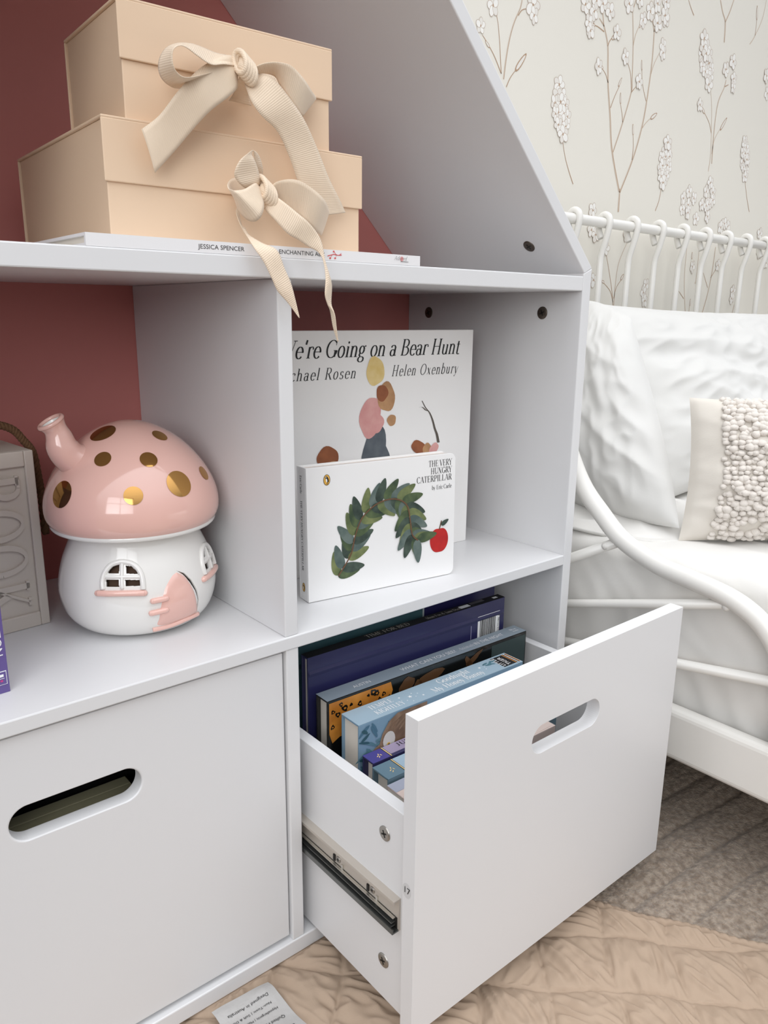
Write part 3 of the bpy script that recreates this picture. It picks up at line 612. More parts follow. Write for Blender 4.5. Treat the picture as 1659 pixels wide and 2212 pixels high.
# ================================================================== GIFT BOXES
card = mat('peach_cream_card', (229, 201, 172), 0.55, bump=(420, .12, .0004))
def grosgrain():
    m = mat('champagne_grosgrain_ribbon', (233, 213, 189), 0.45, spec=.4, sheen=.2)
    n = m.node_tree; b = n.nodes['Principled BSDF']
    uv = n.nodes.new('ShaderNodeUVMap'); sp = n.nodes.new('ShaderNodeSeparateXYZ')
    mu = n.nodes.new('ShaderNodeMath'); mu.operation = 'MULTIPLY'; mu.inputs[1].default_value = 2 * PI
    si = n.nodes.new('ShaderNodeMath'); si.operation = 'SINE'
    bp = n.nodes.new('ShaderNodeBump'); bp.inputs['Strength'].default_value = .25; bp.inputs['Distance'].default_value = .0004
    n.links.new(uv.outputs[0], sp.inputs[0]); n.links.new(sp.outputs['Y'], mu.inputs[0]); n.links.new(mu.outputs[0], si.inputs[0])
    n.links.new(si.outputs[0], bp.inputs['Height']); n.links.new(bp.outputs[0], b.inputs['Normal'])
    return m
ribbon_m = grosgrain()
def ribbon(name, rows, parent, off):
    """a strip of ribbon between two edge curves; the ribs run across it"""
    A = catmull([r[0] for r in rows], 7); B = catmull([r[1] for r in rows], 7)
    n = len(A); k = 9
    vs = []; uv = []; L = 0.0
    for i in range(n):
        if i: L += ((A[i] + B[i]) / 2 - (A[i - 1] + B[i - 1]) / 2).length
        for j in range(k):
            t = j / (k - 1)
            p = A[i].lerp(B[i], t)
            p = p + Vector((0, -1, 0)) * (.0012 * math.sin(PI * t) * (.5 + .5 * math.sin(i * .35)))
            vs.append(p - off); uv.append((t, L / .00165))
    fs = [(i * k + j, i * k + j + 1, (i + 1) * k + j + 1, (i + 1) * k + j) for i in range(n - 1) for j in range(k - 1)]
    mb = MB(); mb.add(vs, fs, 0, True)
    o = mb.build(name, ribbon_m, parent)
    ul = o.data.uv_layers.new(name='UVMap')
    for l in o.data.loops: ul.data[l.index].uv = uv[l.vertex_index]
    s = o.modifiers.new('thickness', 'SOLIDIFY'); s.thickness = .0005; s.offset = 0
    return o
def gift_box(label, x, y, z, yaw, w, d, h, flap, bows, knot, slit):
    t = thing('gift_box', label, 'box', (x, y, z), yaw, 'peach gift boxes stacked on the shelf')
    b = MB(); b.box(.0022, w - .0022, .0030, d - .0022, 0, h - .0022); b.build('body', card, t, .0008)
    l = MB(); l.box(0, w, .0006, d, h - .0022, h); l.box(0, w, d - .002, d, .0, h - .0022); l.box(0, w, .0006, .0028, h - flap, h - .0018)
    l.build('lid', card, t, .0008)
    off = Vector((x, y, z)); Rm = Matrix.Rotation(-yaw, 4, 'Z')
    for nm in ('bow_loop', 'bow_tail'):
        for rows in bows[nm]:
            o = ribbon(nm, rows, t, off); o.matrix_basis = Rm
    kb = MB(); c = Vector(knot) - off
    for k in range(5):
        a0 = .35 * k
        pts = []
        for i in range(20):
            a = 2 * PI * i / 20
            pts.append(c + Vector((-.004 + .0021 * k, 0, .0035 - .0016 * k)) + Vector((.0016 * math.cos(a), -.0068 * math.cos(a + .4), .0085 * math.sin(a))))
        kb.tube(pts, .0022, 10, 0, closed=True)
    kb.lathe([(0.0001, -.0075), (.004, -.006), (.0062, 0), (.004, .006), (.0001, .0075)], 16, 0, Matrix.Translation(c))
    o = kb.build('bow_knot', ribbon_m, t); o.matrix_basis = Rm
    ul = o.data.uv_layers.new(name='UVMap')
    for li in o.data.loops:
        p = o.data.vertices[li.vertex_index].co; ul.data[li.index].uv = (0, (p.x + p.z) / .0017)
    return t
abc_top = .737 + .0097
gift_box('larger peach gift box at the bottom of the stack, resting on the thin white book', -.1309, .0344, abc_top + .0006, math.radians(-1.21), .2467, .2387, .0880, .0470, LB, LK, 0)
gift_box('smaller peach gift box on top of the stack with a wide champagne bow', -.1105, .0400, abc_top + .0006 + .0884, math.radians(-1.9), .195, .132, .0850, .0425, UB, UK, 0)

# ================================================================== BOOKS
def book_root(label, loc, yaw, lean=0.0, group=None, name='book'):
    t = thing(name, label, 'book', loc, 0, group)
    t.rotation_euler = (lean, 0, yaw)
    return t
# thin white hardback lying under the boxes, its spine flush with the shelf edge
wcover = mat('glossy_white_cover', (238, 237, 238), 0.3, coat=.3)
coral = mat('coral_print', (214, 92, 92), 0.5)
ink_grey = mat('grey_print', (70, 68, 68), .5)
rose_print = mat('rose_print', (226, 160, 160), .5)
bw = .3275; bh = .0094
t = book_root('thin white hardback lying flat under the two gift boxes', (-.1618, .0008, .7371), 0)
c = MB(); c.box(0, bw, .0, .0030, 0, bh, 0); c.box(0, bw, .003, .235, 0, .0022, 0); c.box(0, bw, .003, .235, bh - .0022, bh, 0)
U_, V_ = (1, 0, 0), (0, 0, 1)
text(c, 'JESSICA SPENCER', (.0890, 0, .0032), U_, V_, .0034, 1, 'sans', width=.0415)
text(c, 'ENCHANTING ABC', (.1640, 0, .0032), U_, V_, .0034, 1, 'sans', width=.048)
for sx0, fl_ in ((.1430, 1), (.2310, -1)):
    for P in (((0, 0), (.004, -.0004), (.009, .0002), (.016, -.0016)), ((.006, -.0002), (.0085, .0022)), ((.006, -.0004), (.007, -.0028)), ((.011, -.0006), (.0125, -.003)), ((.0025, -.0001), (.0005, .0014))):
        for i in range(len(P) - 1):
            a, b = P[i], P[i + 1]; w = .00035
            c.add([(sx0 + fl_ * a[0], -.0004, .0054 + a[1] - w), (sx0 + fl_ * b[0], -.0004, .0054 + b[1] - w), (sx0 + fl_ * b[0], -.0004, .0054 + b[1] + w), (sx0 + fl_ * a[0], -.0004, .0054 + a[1] + w)], [(0, 1, 2, 3)], 2)
    for q in ((.0075, -.0031), (.013, -.0033), (.009, .0026)):
        c.poly(blob((sx0 + fl_ * q[0], -.0001, .0054 + q[1]), U_, V_, 0, 0, .0010, .0008, 10), 2)
c.poly(blob((.3035, 0, .0056), U_, V_, 0, 0, .0022, .0022, 14), 3)
text(c, 'Adored', (.2935, 0, .0044), U_, V_, .0036, 1, 'serif', width=.016, italic=.35, bold=.4, lift=.0005)
c.box(.302, .312, -.0004, -.0002, .0030, .0033, 1)
c.build('cover', [wcover, ink_grey, coral, rose_print], t)
p = MB(); p.box(.003, bw - .003, .003, .231, .0022, bh - .0022); p.build('pages', paper, t)

# tall white picture book standing at the back of the right cell
def Rz(a): return Matrix.Rotation(a, 4, 'Z')
t = book_root('large white picture book standing behind the board book in the right cell', (.0739, .1397, .3859), math.radians(-2.0), 0)
W_, H_ = .305, .2862
cm = [mat('matt_white_cover', (246, 244, 242), 0.45), black, mat('painted_rose', (214, 150, 146), .6, mottle=(60, (226, 172, 166), .7)), mat('painted_slate', (78, 86, 94), .6, mottle=(50, (104, 110, 116), .8)), mat('painted_straw', (224, 194, 120), .6, mottle=(60, (236, 214, 160), .7)), mat('painted_tan', (196, 150, 106), .6, mottle=(60, (150, 108, 74), .6)), mat('painted_russet', (156, 92, 56), .6, mottle=(60, (120, 66, 40), .6)), mat('painted_twig', (92, 84, 76), .6)]
c = MB(); c.box(0, W_, 0, .0022, 0, H_, 0); c.box(0, W_, .0085, .0107, 0, H_, 0); c.box(0, .002, .0022, .0085, 0, H_, 0)
U_, V_ = (1, 0, 0), (0, 0, 1)
text(c, "We're Going on a Bear Hunt", (.0110, 0, .2560), U_, V_, .0195, 1, 'serif', width=.2690, italic=.24, bold=.95)
text(c, 'Michael Rosen', (.0050, 0, .2315), U_, V_, .0132, 1, 'serif', width=.1120, italic=.24, track=.1, bold=.8)
text(c, 'Helen Oxenbury', (.1690, 0, .2315), U_, V_, .0132, 1, 'serif', width=.1110, italic=.24, track=.1, bold=.8)
org = (0, 0, 0)
# a plain painted bunch of round blooms over a slate jug (stand-in picture)
seed = 0
def bl(x, z, rx, rz, mi, rot=0, wob=.05):
    global seed
    seed += 1
    c.poly(blob(org, U_, V_, x + .007, z + .028, rx, rz, 26, rot, .0003 + seed * .00004, wob=wob, seed=seed * 1.7), mi)
bl(.136, .1130, .0175, .036, 3, -.25); bl(.142, .1000, .020, .024, 3, -.1); bl(.1305, .1555, .0160, .0250, 2, -.15); bl(.139, .1480, .0120, .0120, 2); bl(.1375, .2105, .0135, .0172, 4); bl(.1545, .1790, .0135, .0180, 5, .1); bl(.163, .1500, .0070, .0070, 5); bl(.148, .1840, .009, .010, 6)
bl(.068, .113, .0155, .0130, 6); bl(.0640, .1040, .0110, .0070, 6); bl(.0755, .100, .010, .0085, 5)
bl(.208, .1120, .0135, .0080, 6, -.4); bl(.222, .1085, .0075, .0075, 5); bl(.2335, .1080, .0090, .0060, 2, .6)
tw = [(.2100, .1690, .0), (.2160, .1600, 0), (.2230, .1530, 0), (.2285, .1430, 0), (.2325, .1320, 0), (.2365, .1240, 0), (.2395, .1130, 0)]
for P in (catmull(tw, 4), catmull([(.2050, .1610, 0), (.2105, .1610, 0), (.2160, .1570, 0), (.2200, .1555, 0)], 4)):
    for i in range(len(P) - 1):
        w = .0006 + .00007 * i
        c.add([(P[i].x + .009 - w, -.0005, P[i].y + .030), (P[i + 1].x + .009 - w, -.0005, P[i + 1].y + .030), (P[i + 1].x + .009 + w, -.0005, P[i + 1].y + .030), (P[i].x + .009 + w, -.0005, P[i].y + .030)], [(0, 1, 2, 3)], 7)
c.build('cover', cm, t, .0007)
p = MB(); p.box(.002, W_ - .002, .0022, .0085, .002, H_ - .002); p.build('pages', paper, t)

# white board book in front of it
t = book_root('small white board book with a green leafy arch and red apple on its cover', (.0693, .0628, .3864), math.radians(-7.42), math.radians(-1.0))
W_, H_, D_ = .1960, .1480, .0217
def rounded_r(y, k=.0001):
    r = .0075; pts = [(0, y, 0)]
    for i in range(7):
        a = -PI / 2 + PI / 2 * i / 6
        pts.append((W_ - r + r * math.cos(a), y, r + r * math.sin(a)))
    for i in range(7):
        a = PI / 2 * i / 6
        pts.append((W_ - r + r * math.cos(a), y, H_ - r + r * math.sin(a)))
    pts.append((0, y, H_))
    return pts
greens = [mat('paint_green_%s' % n_, a, .55, mottle=(70, b, .9)) for n_, a, b in (('deep', (52, 70, 50), (92, 108, 70)), ('moss', (84, 98, 62), (128, 136, 88)), ('pine', (38, 52, 46), (74, 90, 78)), ('sage', (104, 118, 112), (70, 88, 84)))]
cm = [mat('board_book_white', (240, 239, 238), .35, coat=.15), black] + greens + [mat('paint_red', (196, 34, 30), .5, mottle=(60, (160, 18, 24), .8)), mat('paint_gold', (222, 178, 92), .5), mat('paint_brown', (104, 74, 52), .5), mat('logo_orange', (224, 172, 74), .5)]
c = MB()
c.prism(rounded_r(0), (0, .0024, 0), 0); c.prism(rounded_r(D_ - .0024), (0, .0024, 0), 0); c.box(0, .0024, .0024, D_ - .0024, 0, H_, 0)
ln = 0
for row, (txt, w_) in enumerate((('THE VERY', .0335), ('HUNGRY', .0305), ('CATERPILLAR', .0500))):
    text(c, txt, (.1905, 0, .1345 - row * .0088), U_, V_, .0072, 1, 'serif', width=w_, align='r', bold=1.0)
text(c, 'by Eric Carle', (.1905, 0, .1072), U_, V_, .0050, 1, 'serif', width=.0285, align='r', bold=.9)
# publisher emblem: a bird in an upright oval
def emblem(o_, U2, V2, s):
    c.poly(blob(o_, U2, V2, 0, 0, .0041 * s, .0060 * s, 20, 0, .0003), 1)
    c.poly(blob(o_, U2, V2, 0, 0, .0036 * s, .0055 * s, 20, 0, .00036), 8 + 1)
    c.poly(blob(o_, U2, V2, .0004 * s, .0002 * s, .0018 * s, .0034 * s, 14, .25, .00042), 1)
    c.poly(blob(o_, U2, V2, -.0004 * s, -.0004 * s, .0009 * s, .0021 * s, 12, .2, .00048), 0)
    c.poly(blob(o_, U2, V2, -.0008 * s, .0030 * s, .0014 * s, .0012 * s, 12, 0, .00050), 1)
    c.poly(blob(o_, U2, V2, -.0010 * s, .0031 * s, .0006 * s, .0006 * s, 8, 0, .00054), 0)
    c.poly(blob(o_, U2, V2, .0004 * s, -.0042 * s, .0014 * s, .0004 * s, 8, 0, .00050), 1)
emblem((.0245, 0, .1335), U_, V_, 1.0)
# arch of painted leaves
leaf_n = 0
def leaf(x, z, L, w, a, mi, rim=None):
    global leaf_n
    leaf_n += 1
    for m2, g in ((rim, 1.10), (mi, 1.0)):
        if m2 is None: continue
        pts = []
        for i in range(24):
            b = 2 * PI * i / 24
            u = math.cos(b) * .5 * L * g; v = math.sin(b) * w * .5 * g * (1 - .35 * math.cos(b))
            pts.append((x + u * math.cos(a) - v * math.sin(a), z + u * math.sin(a) + v * math.cos(a)))
        c.poly(shape(org, U_, V_, pts, .0003 + leaf_n * .00002 + (0.00001 if m2 == mi else 0)), m2)
arch = catmull([(.036, .0250, 0), (.052, .047, 0), (.058, .068, 0), (.068, .088, 0), (.088, .1010, 0), (.110, .1030, 0), (.126, .094, 0), (.131, .075, 0), (.134, .058, 0), (.142, .050, 0)], 5)
for i in range(0, len(arch) - 1, 2):
    p_ = arch[i]; q_ = arch[i + 1]
    ta = math.atan2(q_.y - p_.y, q_.x - p_.x)
    for sd in (1, -1):
        an = ta + sd * (.80 + .15 * math.sin(i))
        leaf(p_.x + .0145 * math.cos(an), p_.y + .0145 * math.sin(an), .0285, .0115, an, 2 + (i + (sd > 0) + i // 4) % 4)
for i in range(len(arch) - 1):
    p_, q_ = arch[i], arch[i + 1]; ta = math.atan2(q_.y - p_.y, q_.x - p_.x); w = .0008
    dx, dz = -math.sin(ta) * w, math.cos(ta) * w
    c.add([(p_.x + dx, -.00185, p_.y + dz), (p_.x - dx, -.00185, p_.y - dz), (q_.x - dx, -.00185, q_.y - dz), (q_.x + dx, -.00185, q_.y + dz)], [(0, 1, 2, 3)], 8)
# a red apple beside it
pts = []
for i in range(36):
    a = 2 * PI * i / 36
    r = .0145 * (1 - .16 * math.exp(-((a - PI / 2) / .45) ** 2) - .08 * math.exp(-((a - 1.5 * PI) / .4) ** 2))
    pts.append((.1735 + r * math.cos(a) * .92, .0455 + r * math.sin(a) * 1.12))
c.poly(shape(org, U_, V_, pts, .0004), 6)
c.add([(.1727, -.0006, .058), (.1742, -.0006, .058), (.1772, -.0006, .0685), (.1758, -.0006, .0690)], [(0, 1, 2, 3)], 8)
leaf(.1810, .0665, .012, .0055, .5, 4)
# spine lettering
SU, SV = (0, 0, -1), (0, -1, 0)
text(c, 'Eric Carle', (0, .0140, .1390), SU, SV, .0042, 1, 'serif', width=.0195, nrm=(-1, 0, 0))
text(c, 'THE VERY HUNGRY CATERPILLAR', (0, .0140, .1120), SU, SV, .0042, 1, 'serif', width=.0780, nrm=(-1, 0, 0))
emblem((0, .0110, .0150), (0, -1, 0), (0, 0, 1), .85)
c.build('cover', cm, t, .0006)
p = MB(); p.box(.0024, W_ - .004, .0024, D_ - .0024, .003, H_ - .0022)
p.build('pages', mat('board_pages', (232, 222, 214), .7), t)

# purple book at the left edge of the shelf
t = book_root('purple book standing in front of the carved block at the left edge', (-.2400, .0515, .3859), math.radians(4), 0)
c = MB(); pur = mat('violet_cover', (98, 82, 142), .45, bump=(200, .2, .0005))
c.box(-.018, .0035, -.001, .0012, 0, .190, 0); c.box(.0015, .0035, .0012, .16, 0, .190, 0); c.box(-.018, -.016, .0012, .16, 0, .190, 0)
text(c, 'JOHNSTON', (-.0055, -.001, .0850), (0, 0, -1), (1, 0, 0), .0066, 1, 'sans', width=.052)
c.box(-.0068, .0020, -.0015, -.0011, .0075, .0195, 1); c.box(-.0062, .0014, -.0019, -.0014, .0081, .0189, 0); c.box(-.0042, -.0006, -.0023, -.0018, .0148, .0170, 1); c.box(-.0034, -.0014, -.0023, -.0018, .0105, .0122, 2); c.box(-.0047, -.0001, -.0023, -.0018, .0132, .0135, 1)
c.build('cover', [pur, white_print, mat('magenta_print', (190, 60, 130), .5)], t, .0005)
p = MB(); p.box(-.016, .0015, .0012, .157, .002, .188); p.build('pages', paper, t)

# ------------------------------------------------------------------ books in the open drawer
DF = .0520
GRP = 'books in the open drawer'
def drawer_book(label, x, y, w, th, top, spine_fn, mats, pages=True, cover_in=.0, yaw=-1.2, board_t=.0022, edge=.004):
    """spine up, front board facing the room"""
    t = book_root(label, (x, y, DF), math.radians(yaw), 0, GRP)
    h = top - DF
    c = MB()
    c.box(0, w, 0, board_t, 0, h, 0); c.box(0, w, th - board_t, th, 0, h, 0); c.box(0, w, board_t, th - board_t, h - board_t, h, 0)
    spine_fn(c, w, th, h)
    c.build('cover', mats, t, .0008)
    if pages:
        p = MB(); p.box(edge, w - edge, board_t, th - board_t, edge, h - board_t); p.build('pages', paper, t)
    return t
UX, VZ, VY, ZN = (1, 0, 0), (0, 0, 1), (0, 1, 0), (0, 0, 1)
def flat(c, x0, x1, a0, a1, mi, plane, d):
    if plane == 'spine': c.add([(x0, a0, d), (x1, a0, d), (x1, a1, d), (x0, a1, d)], [(0, 1, 2, 3)], mi)
    else: c.add([(x0, d, a0), (x1, d, a0), (x1, d, a1), (x0, d, a1)], [(0, 1, 2, 3)], mi)
# teal book furthest back
def f_teal(c, w, th, h):
    flat(c, w * .622, w, .0, h, 1, 'front', -.0002); flat(c, w * .617, w * .625, 0, h, 2, 'front', -.0003)
    flat(c, .02, w * .60, h - .055, h - .049, 3, 'front', -.0002)  # dark teal printed strip across the front board
drawer_book('teal and navy hardback furthest back in the open drawer', .046, .0900, .345, .012, .352, f_teal, [mat('teal_cover', (74, 108, 114), .4, mottle=(14, (58, 90, 98), .7)), mat('deep_navy_panel', (40, 38, 84), .35), mat('pale_line', (190, 198, 196), .5), mat('dark_teal_print', (52, 78, 84), .5), black], pages=True)
# navy hardback, its back cover and barcode to the room
def f_time(c, w, th, h):
    flat(c, 0, w, .0, th, 1, 'spine', h + .0002)
    text(c, 'TIME FOR BED', (.085, .0035, h), UX, VY, .0072, 2, 'serif', width=.066, lift=.0004)
    text(c, 'Mem Fox & Jane Dyer', (.178, .0035, h), UX, VY, .0056, 2, 'serif', width=.058, lift=.0004)
    flat(c, .236, .253, .0035, .0105, 3, 'spine', h + .0004); flat(c, .256, .281, .0060, .0120, 4, 'spine', h + .0004); flat(c, .296, .304, .004, .0085, 3, 'spine', h + .0004)
    # hinge groove as a raised band along the spine
    c.prism([(0.001, -.0001, h - .024), (0.001, -.0011, h - .020), (0.001, -.0001, h - .016)], (w - .002, 0, 0), 0)
    flat(c, w - .050, w - .009, h - .062, h - .0165, 3, 'front', -.0004)
    x = w - .046
    random.seed(3)
    while x < w - .018:
        k = random.choice((.0005, .0009, .0013)); flat(c, x, x + k, h - .056, h - .0215, 1, 'front', -.0006); x += k + random.choice((.0006, .0010))
    text(c, '9 780152 010669', (w - .0125, 0, h - .0215), (0, 0, -1), (1, 0, 0), .0036, 1, 'sans', width=.031, nrm=(0, -1, 0), lift=.0007)
    flat(c, w - .0625, w - .0615, h - .060, h - .026, 5, 'front', -.0004)
drawer_book('dark navy hardback with a barcode, second from the back of the drawer', .0620, .0560, .3130, .0135, .3260, f_time, [mat('navy_cover', (44, 44, 86), .33, coat=.2, bump=(300, .1, .0004)), black, mat('cream_print', (196, 188, 176), .5), white_print, steel, mat('lilac_print', (160, 158, 186), .5)])
# grey spine, dark jungle cover
def f_what(c, w, th, h):
    flat(c, 0, w, 0, th, 5, 'spine', h + .0002)
    flat(c, .0005, w - .0005, .0, h - .001, 1, 'front', -.0002)
    text(c, 'AUSTIN', (.0420, .0075, h), UX, VY, .0055, 2, 'sans', width=.0240, lift=.0004)
    text(c, 'WHAT CAN YOU SEE?', (.1120, .0075, h), UX, VY, .0065, 2, 'sans', width=.0880, lift=.0004)
    text(c, 'Animals', (.2050, .0075, h), UX, VY, .0065, 2, 'serif', width=.0265, italic=.3, bold=.5, lift=.0004)
    text(c, 'IN THE NIGHT', (.2335, .0075, h), UX, VY, .0065, 2, 'sans', width=.0520, lift=.0004)
    text(c, 'Blue', (.302, .0120, h), UX, VY, .0040, 2, 'sans', width=.012, lift=.0004); text(c, 'kids', (.303, .0070, h), UX, VY, .0034, 2, 'sans', width=.010, lift=.0004)
    o2 = (0, -.0002, 0)
    c.poly(shape(o2, UX, VZ, [(.002, h - .003), (.088, h - .003), (.091, h - .014), (.083, h - .033), (.060, h - .036), (.040, h - .046), (.016, h - .047), (.006, h - .052), (.002, h - .040)], .0003), 3)
    random.seed(5)
    for k in range(26):
        x = random.uniform(.006, .086); z = h - random.uniform(.006, .034 if x > .05 else .045)
        r = random.uniform(.0017, .0036)
        c.poly(blob(o2, UX, VZ, x, z, r * 1.2, r, 12, random.uniform(0, 3), .0005 + k * .00001, wob=.2, seed=k), 1)
        if r > .0019: c.poly(blob(o2, UX, VZ, x, z, r * .5, r * .4, 8, 0, .0009, wob=.1, seed=k), 3)
    for x0, z0 in ((.030, h - .064), (.036, h - .075), (.047, h - .070), (.040, h - .088)):
        c.poly(blob(o2, UX, VZ, x0, z0, .0022, .0007, 8, .3, .0005), 4)
    for (xa, za, rx_, rz_, rt) in ((.112, h - .014, .013, .008, .4), (.128, h - .022, .010, .006, 1.0), (.105, h - .026, .008, .007, .2), (.216, h - .02, .004, .018, .5), (.222, h - .012, .016, .004, .5), (.150, h - .016, .02, .009, .2)):
        c.poly(blob(o2, UX, VZ, xa, za, rx_, rz_, 16, rt, .0004, wob=.12, seed=xa * 90), 6)
    flat(c, w - .066, w - .002, h - .10, h - .004, 7, 'front', -.0004)
drawer_book('grey spined book with a dark leopard print cover in the drawer', .0660, .0255, .3200, .0225, .2850, f_what, [mat('black_gloss_cover', (22, 22, 22), .2, coat=.3), mat('night_black', (16, 17, 16), .25, coat=.3), white_print, mat('leopard_ochre', (196, 130, 52), .4, mottle=(40, (160, 96, 30), .8)), mat('faint_grey_print', (150, 150, 150), .4), mat('blue_grey_spine', (140, 152, 162), .4), mat('umber_print', (84, 58, 36), .4), mat('night_teal_print', (44, 60, 60), .35)], edge=.005)
# pale blue book
def f_good(c, w, th, h):
    flat(c, 0, w, 0, th, 1, 'spine', h + .0002)
    text(c, 'TEMPLE', (.0300, .0185, h), UX, VY, .0080, 2, 'serif', width=.0330, lift=.0004)
    text(c, 'KIGHTLEY', (.0300, .0065, h), UX, VY, .0080, 2, 'serif', width=.0410, lift=.0004)
    text(c, 'Goodnight', (.1320, .0185, h), UX, VY, .0095, 2, 'serif', width=.0500, lift=.0004)
    text(c, 'My Honey Bunny', (.1130, .0060, h), UX, VY, .0095, 2, 'serif', width=.0830, lift=.0004)
    def star(x, y, r):
        pts = [(x + (r if i % 2 == 0 else r * .42) * math.cos(PI / 2 + i * PI / 5 + x * 40), y + (r if i % 2 == 0 else r * .42) * math.sin(PI / 2 + i * PI / 5 + x * 40)) for i in range(10)]
        c.poly(shape((0, 0, h), UX, VY, pts, .0004), 2)
    for x, y, r in ((.084, .0160, .0030), (.072, .0210, .0018), (.099, .0100, .0019), (.076, .0110, .0011), (.081, .0060, .0010), (.090, .0210, .0012), (.096, .0170, .0011), (.090, .0125, .0009), (.199, .0200, .0024), (.204, .0130, .0012), (.209, .0230, .0011), (.206, .0180, .0010)): star(x, y, r)
    for k, (x, y, a) in enumerate(((.212, .0235, .2), (.220, .0225, .7), (.226, .0235, .1), (.219, .0190, -.5), (.214, .0190, -.2))): c.poly(blob((0, 0, h), UX, VY, x, y, .0052, .0016, 12, a, .0004 + k * .00001), 3)
    flat(c, w - .030, w - .009, .003, th - .003, 4, 'spine', h + .0004)
    text(c, 'LITTLE', (w - .0250, .0045, h), VY, (-1, 0, 0), .0058, 2, 'sans', width=.0235, lift=.0006, nrm=ZN)
    text(c, 'TIGER', (w - .0155, .0045, h), VY, (-1, 0, 0), .0058, 2, 'sans', width=.0215, lift=.0006, nrm=ZN)
    for k, mi in enumerate((5, 4, 2, 4, 5)): flat(c, w - .009 + k * .0016, w - .0078 + k * .0016, .003, th - .003, mi, 'spine', h + .0005)
    o2 = (0, -.0002, 0)
    random.seed(11)
    for k in range(46):
        c.poly(blob(o2, UX, VZ, random.uniform(.003, .060), h - random.uniform(.006, .085), random.uniform(.004, .010), random.uniform(.0014, .0028), 12, random.uniform(-1.2, 1.2), .0004 + k * .000004, wob=.1, seed=k), random.choice((3, 6, 7)))
    c.poly(shape(o2, UX, VZ, [(.021, h - .062), (.024, h - .040), (.031, h - .020), (.040, h - .008), (.052, h - .0015), (.095, h - .0015), (.095, h - .055), (.050, h - .068)], .0009), 8)
    c.poly(shape(o2, UX, VZ, [(.032, h - .044), (.041, h - .015), (.060, h - .005), (.078, h - .015), (.066, h - .045), (.046, h - .054)], .0011), 9)
    for k in range(9): c.poly(blob(o2, UX, VZ, .046 + .004 * k, h - .010 - .003 * (k % 4), .0055, .0012, 10, .7, .0012 + k * .00001), 8)
    c.poly(blob(o2, UX, VZ, .0400, h - .0300, .0085, .0105, 18, 0, .0014), 10); c.poly(blob(o2, UX, VZ, .0390, h - .0345, .0024, .0022, 12, 0, .0016), 11); c.poly(blob(o2, UX, VZ, .0394, h - .0347, .0010, .0010, 10, 0, .0018), 4)
    c.poly(blob(o2, UX, VZ, .0225, h - .0350, .0050, .0026, 12, .5, .0012, wob=.15), 8)
drawer_book('pale blue book with white lettering on its spine in the drawer', .0765, -.0165, .2560, .0320, .2712, f_good, [mat('sky_blue_cover', (120, 150, 172), .4), mat('sky_blue_spine', (158, 180, 194), .4), white_print, mat('paint_teal_leaf', (84, 122, 134), .45), black, mat('stripe_orange', (226, 150, 70), .5), mat('paint_sea_blue', (70, 108, 130), .45), mat('paint_deep_teal', (46, 84, 96), .45), mat('paint_feather_tan', (150, 124, 102), .5, mottle=(80, (112, 84, 62), .8)), mat('paint_feather_brown', (104, 80, 62), .5, mottle=(80, (140, 112, 88), .8)), mat('paint_eye_grey', (206, 202, 196), .5), MATS['paint_gold']], edge=.0035)
def f_julia(c, w, th, h):
    flat(c, 0, .024, 0, th, 1, 'spine', h + .0002); flat(c, .0250, w, .0035, th, 2, 'spine', h + .0002)
    flat(c, .0235, .0262, 0, th, 4, 'spine', h + .0003); flat(c, .0243, .0255, 0, th, 3, 'spine', h + .0004)
    k = th / .024
    text(c, 'JULIA DONALDSON', (.0420, .0130 * k, h), UX, VY, .0062, 4, 'serif', width=.098, lift=.0004)
    text(c, 'AXEL SCHEFFLER', (.0560, .0050 * k, h), UX, VY, .0062, 4, 'serif', width=.084, lift=.0004)
    for q in ((.0120, .010), (.0145, .013), (.0165, .0105), (.0130, .0075)): c.poly(blob((0, 0, h), UX, VY, q[0], q[1] * k, .0018, .0006, 8, q[0] * 300, .0004), 3)
drawer_book('purple and lilac spined picture book in the front half of the drawer', .0785, -.0385, .2650, .0190, .2365, f_julia, [mat('indigo_cover', (46, 44, 84), .4), mat('indigo_spine', (72, 66, 134), .4), mat('lilac_spine', (150, 138, 164), .45), mat('gold_print', (222, 196, 140), .5), black], edge=.0065)
drawer_book('light blue spined picture book next to the purple one in the drawer', .0745, -.0678, .2650, .0270, .2345, f_julia, [mat('steel_blue_cover', (96, 122, 134), .4), mat('steel_blue_spine', (100, 126, 140), .4), mat('ice_blue_spine', (158, 180, 196), .45), MATS['gold_print'], black], edge=.0065)
def f_mu(c, w, th, h):
    flat(c, .0, w, th * .45, th, 1, 'spine', h + .0002)
    text(c, 'Mummy', (.0230, th * .52, h), UX, VY, .0100, 2, 'serif', width=.060, italic=.2, bold=.3, lift=.0004)
drawer_book('pale pink board book nearest the drawer front', .0705, -.0965, .2300, .0270, .2300, f_mu, [mat('blush_cover', (214, 196, 188), .45), mat('grey_lilac_spine', (166, 170, 186), .45), mat('slate_print', (86, 92, 108), .5)], edge=.0005)
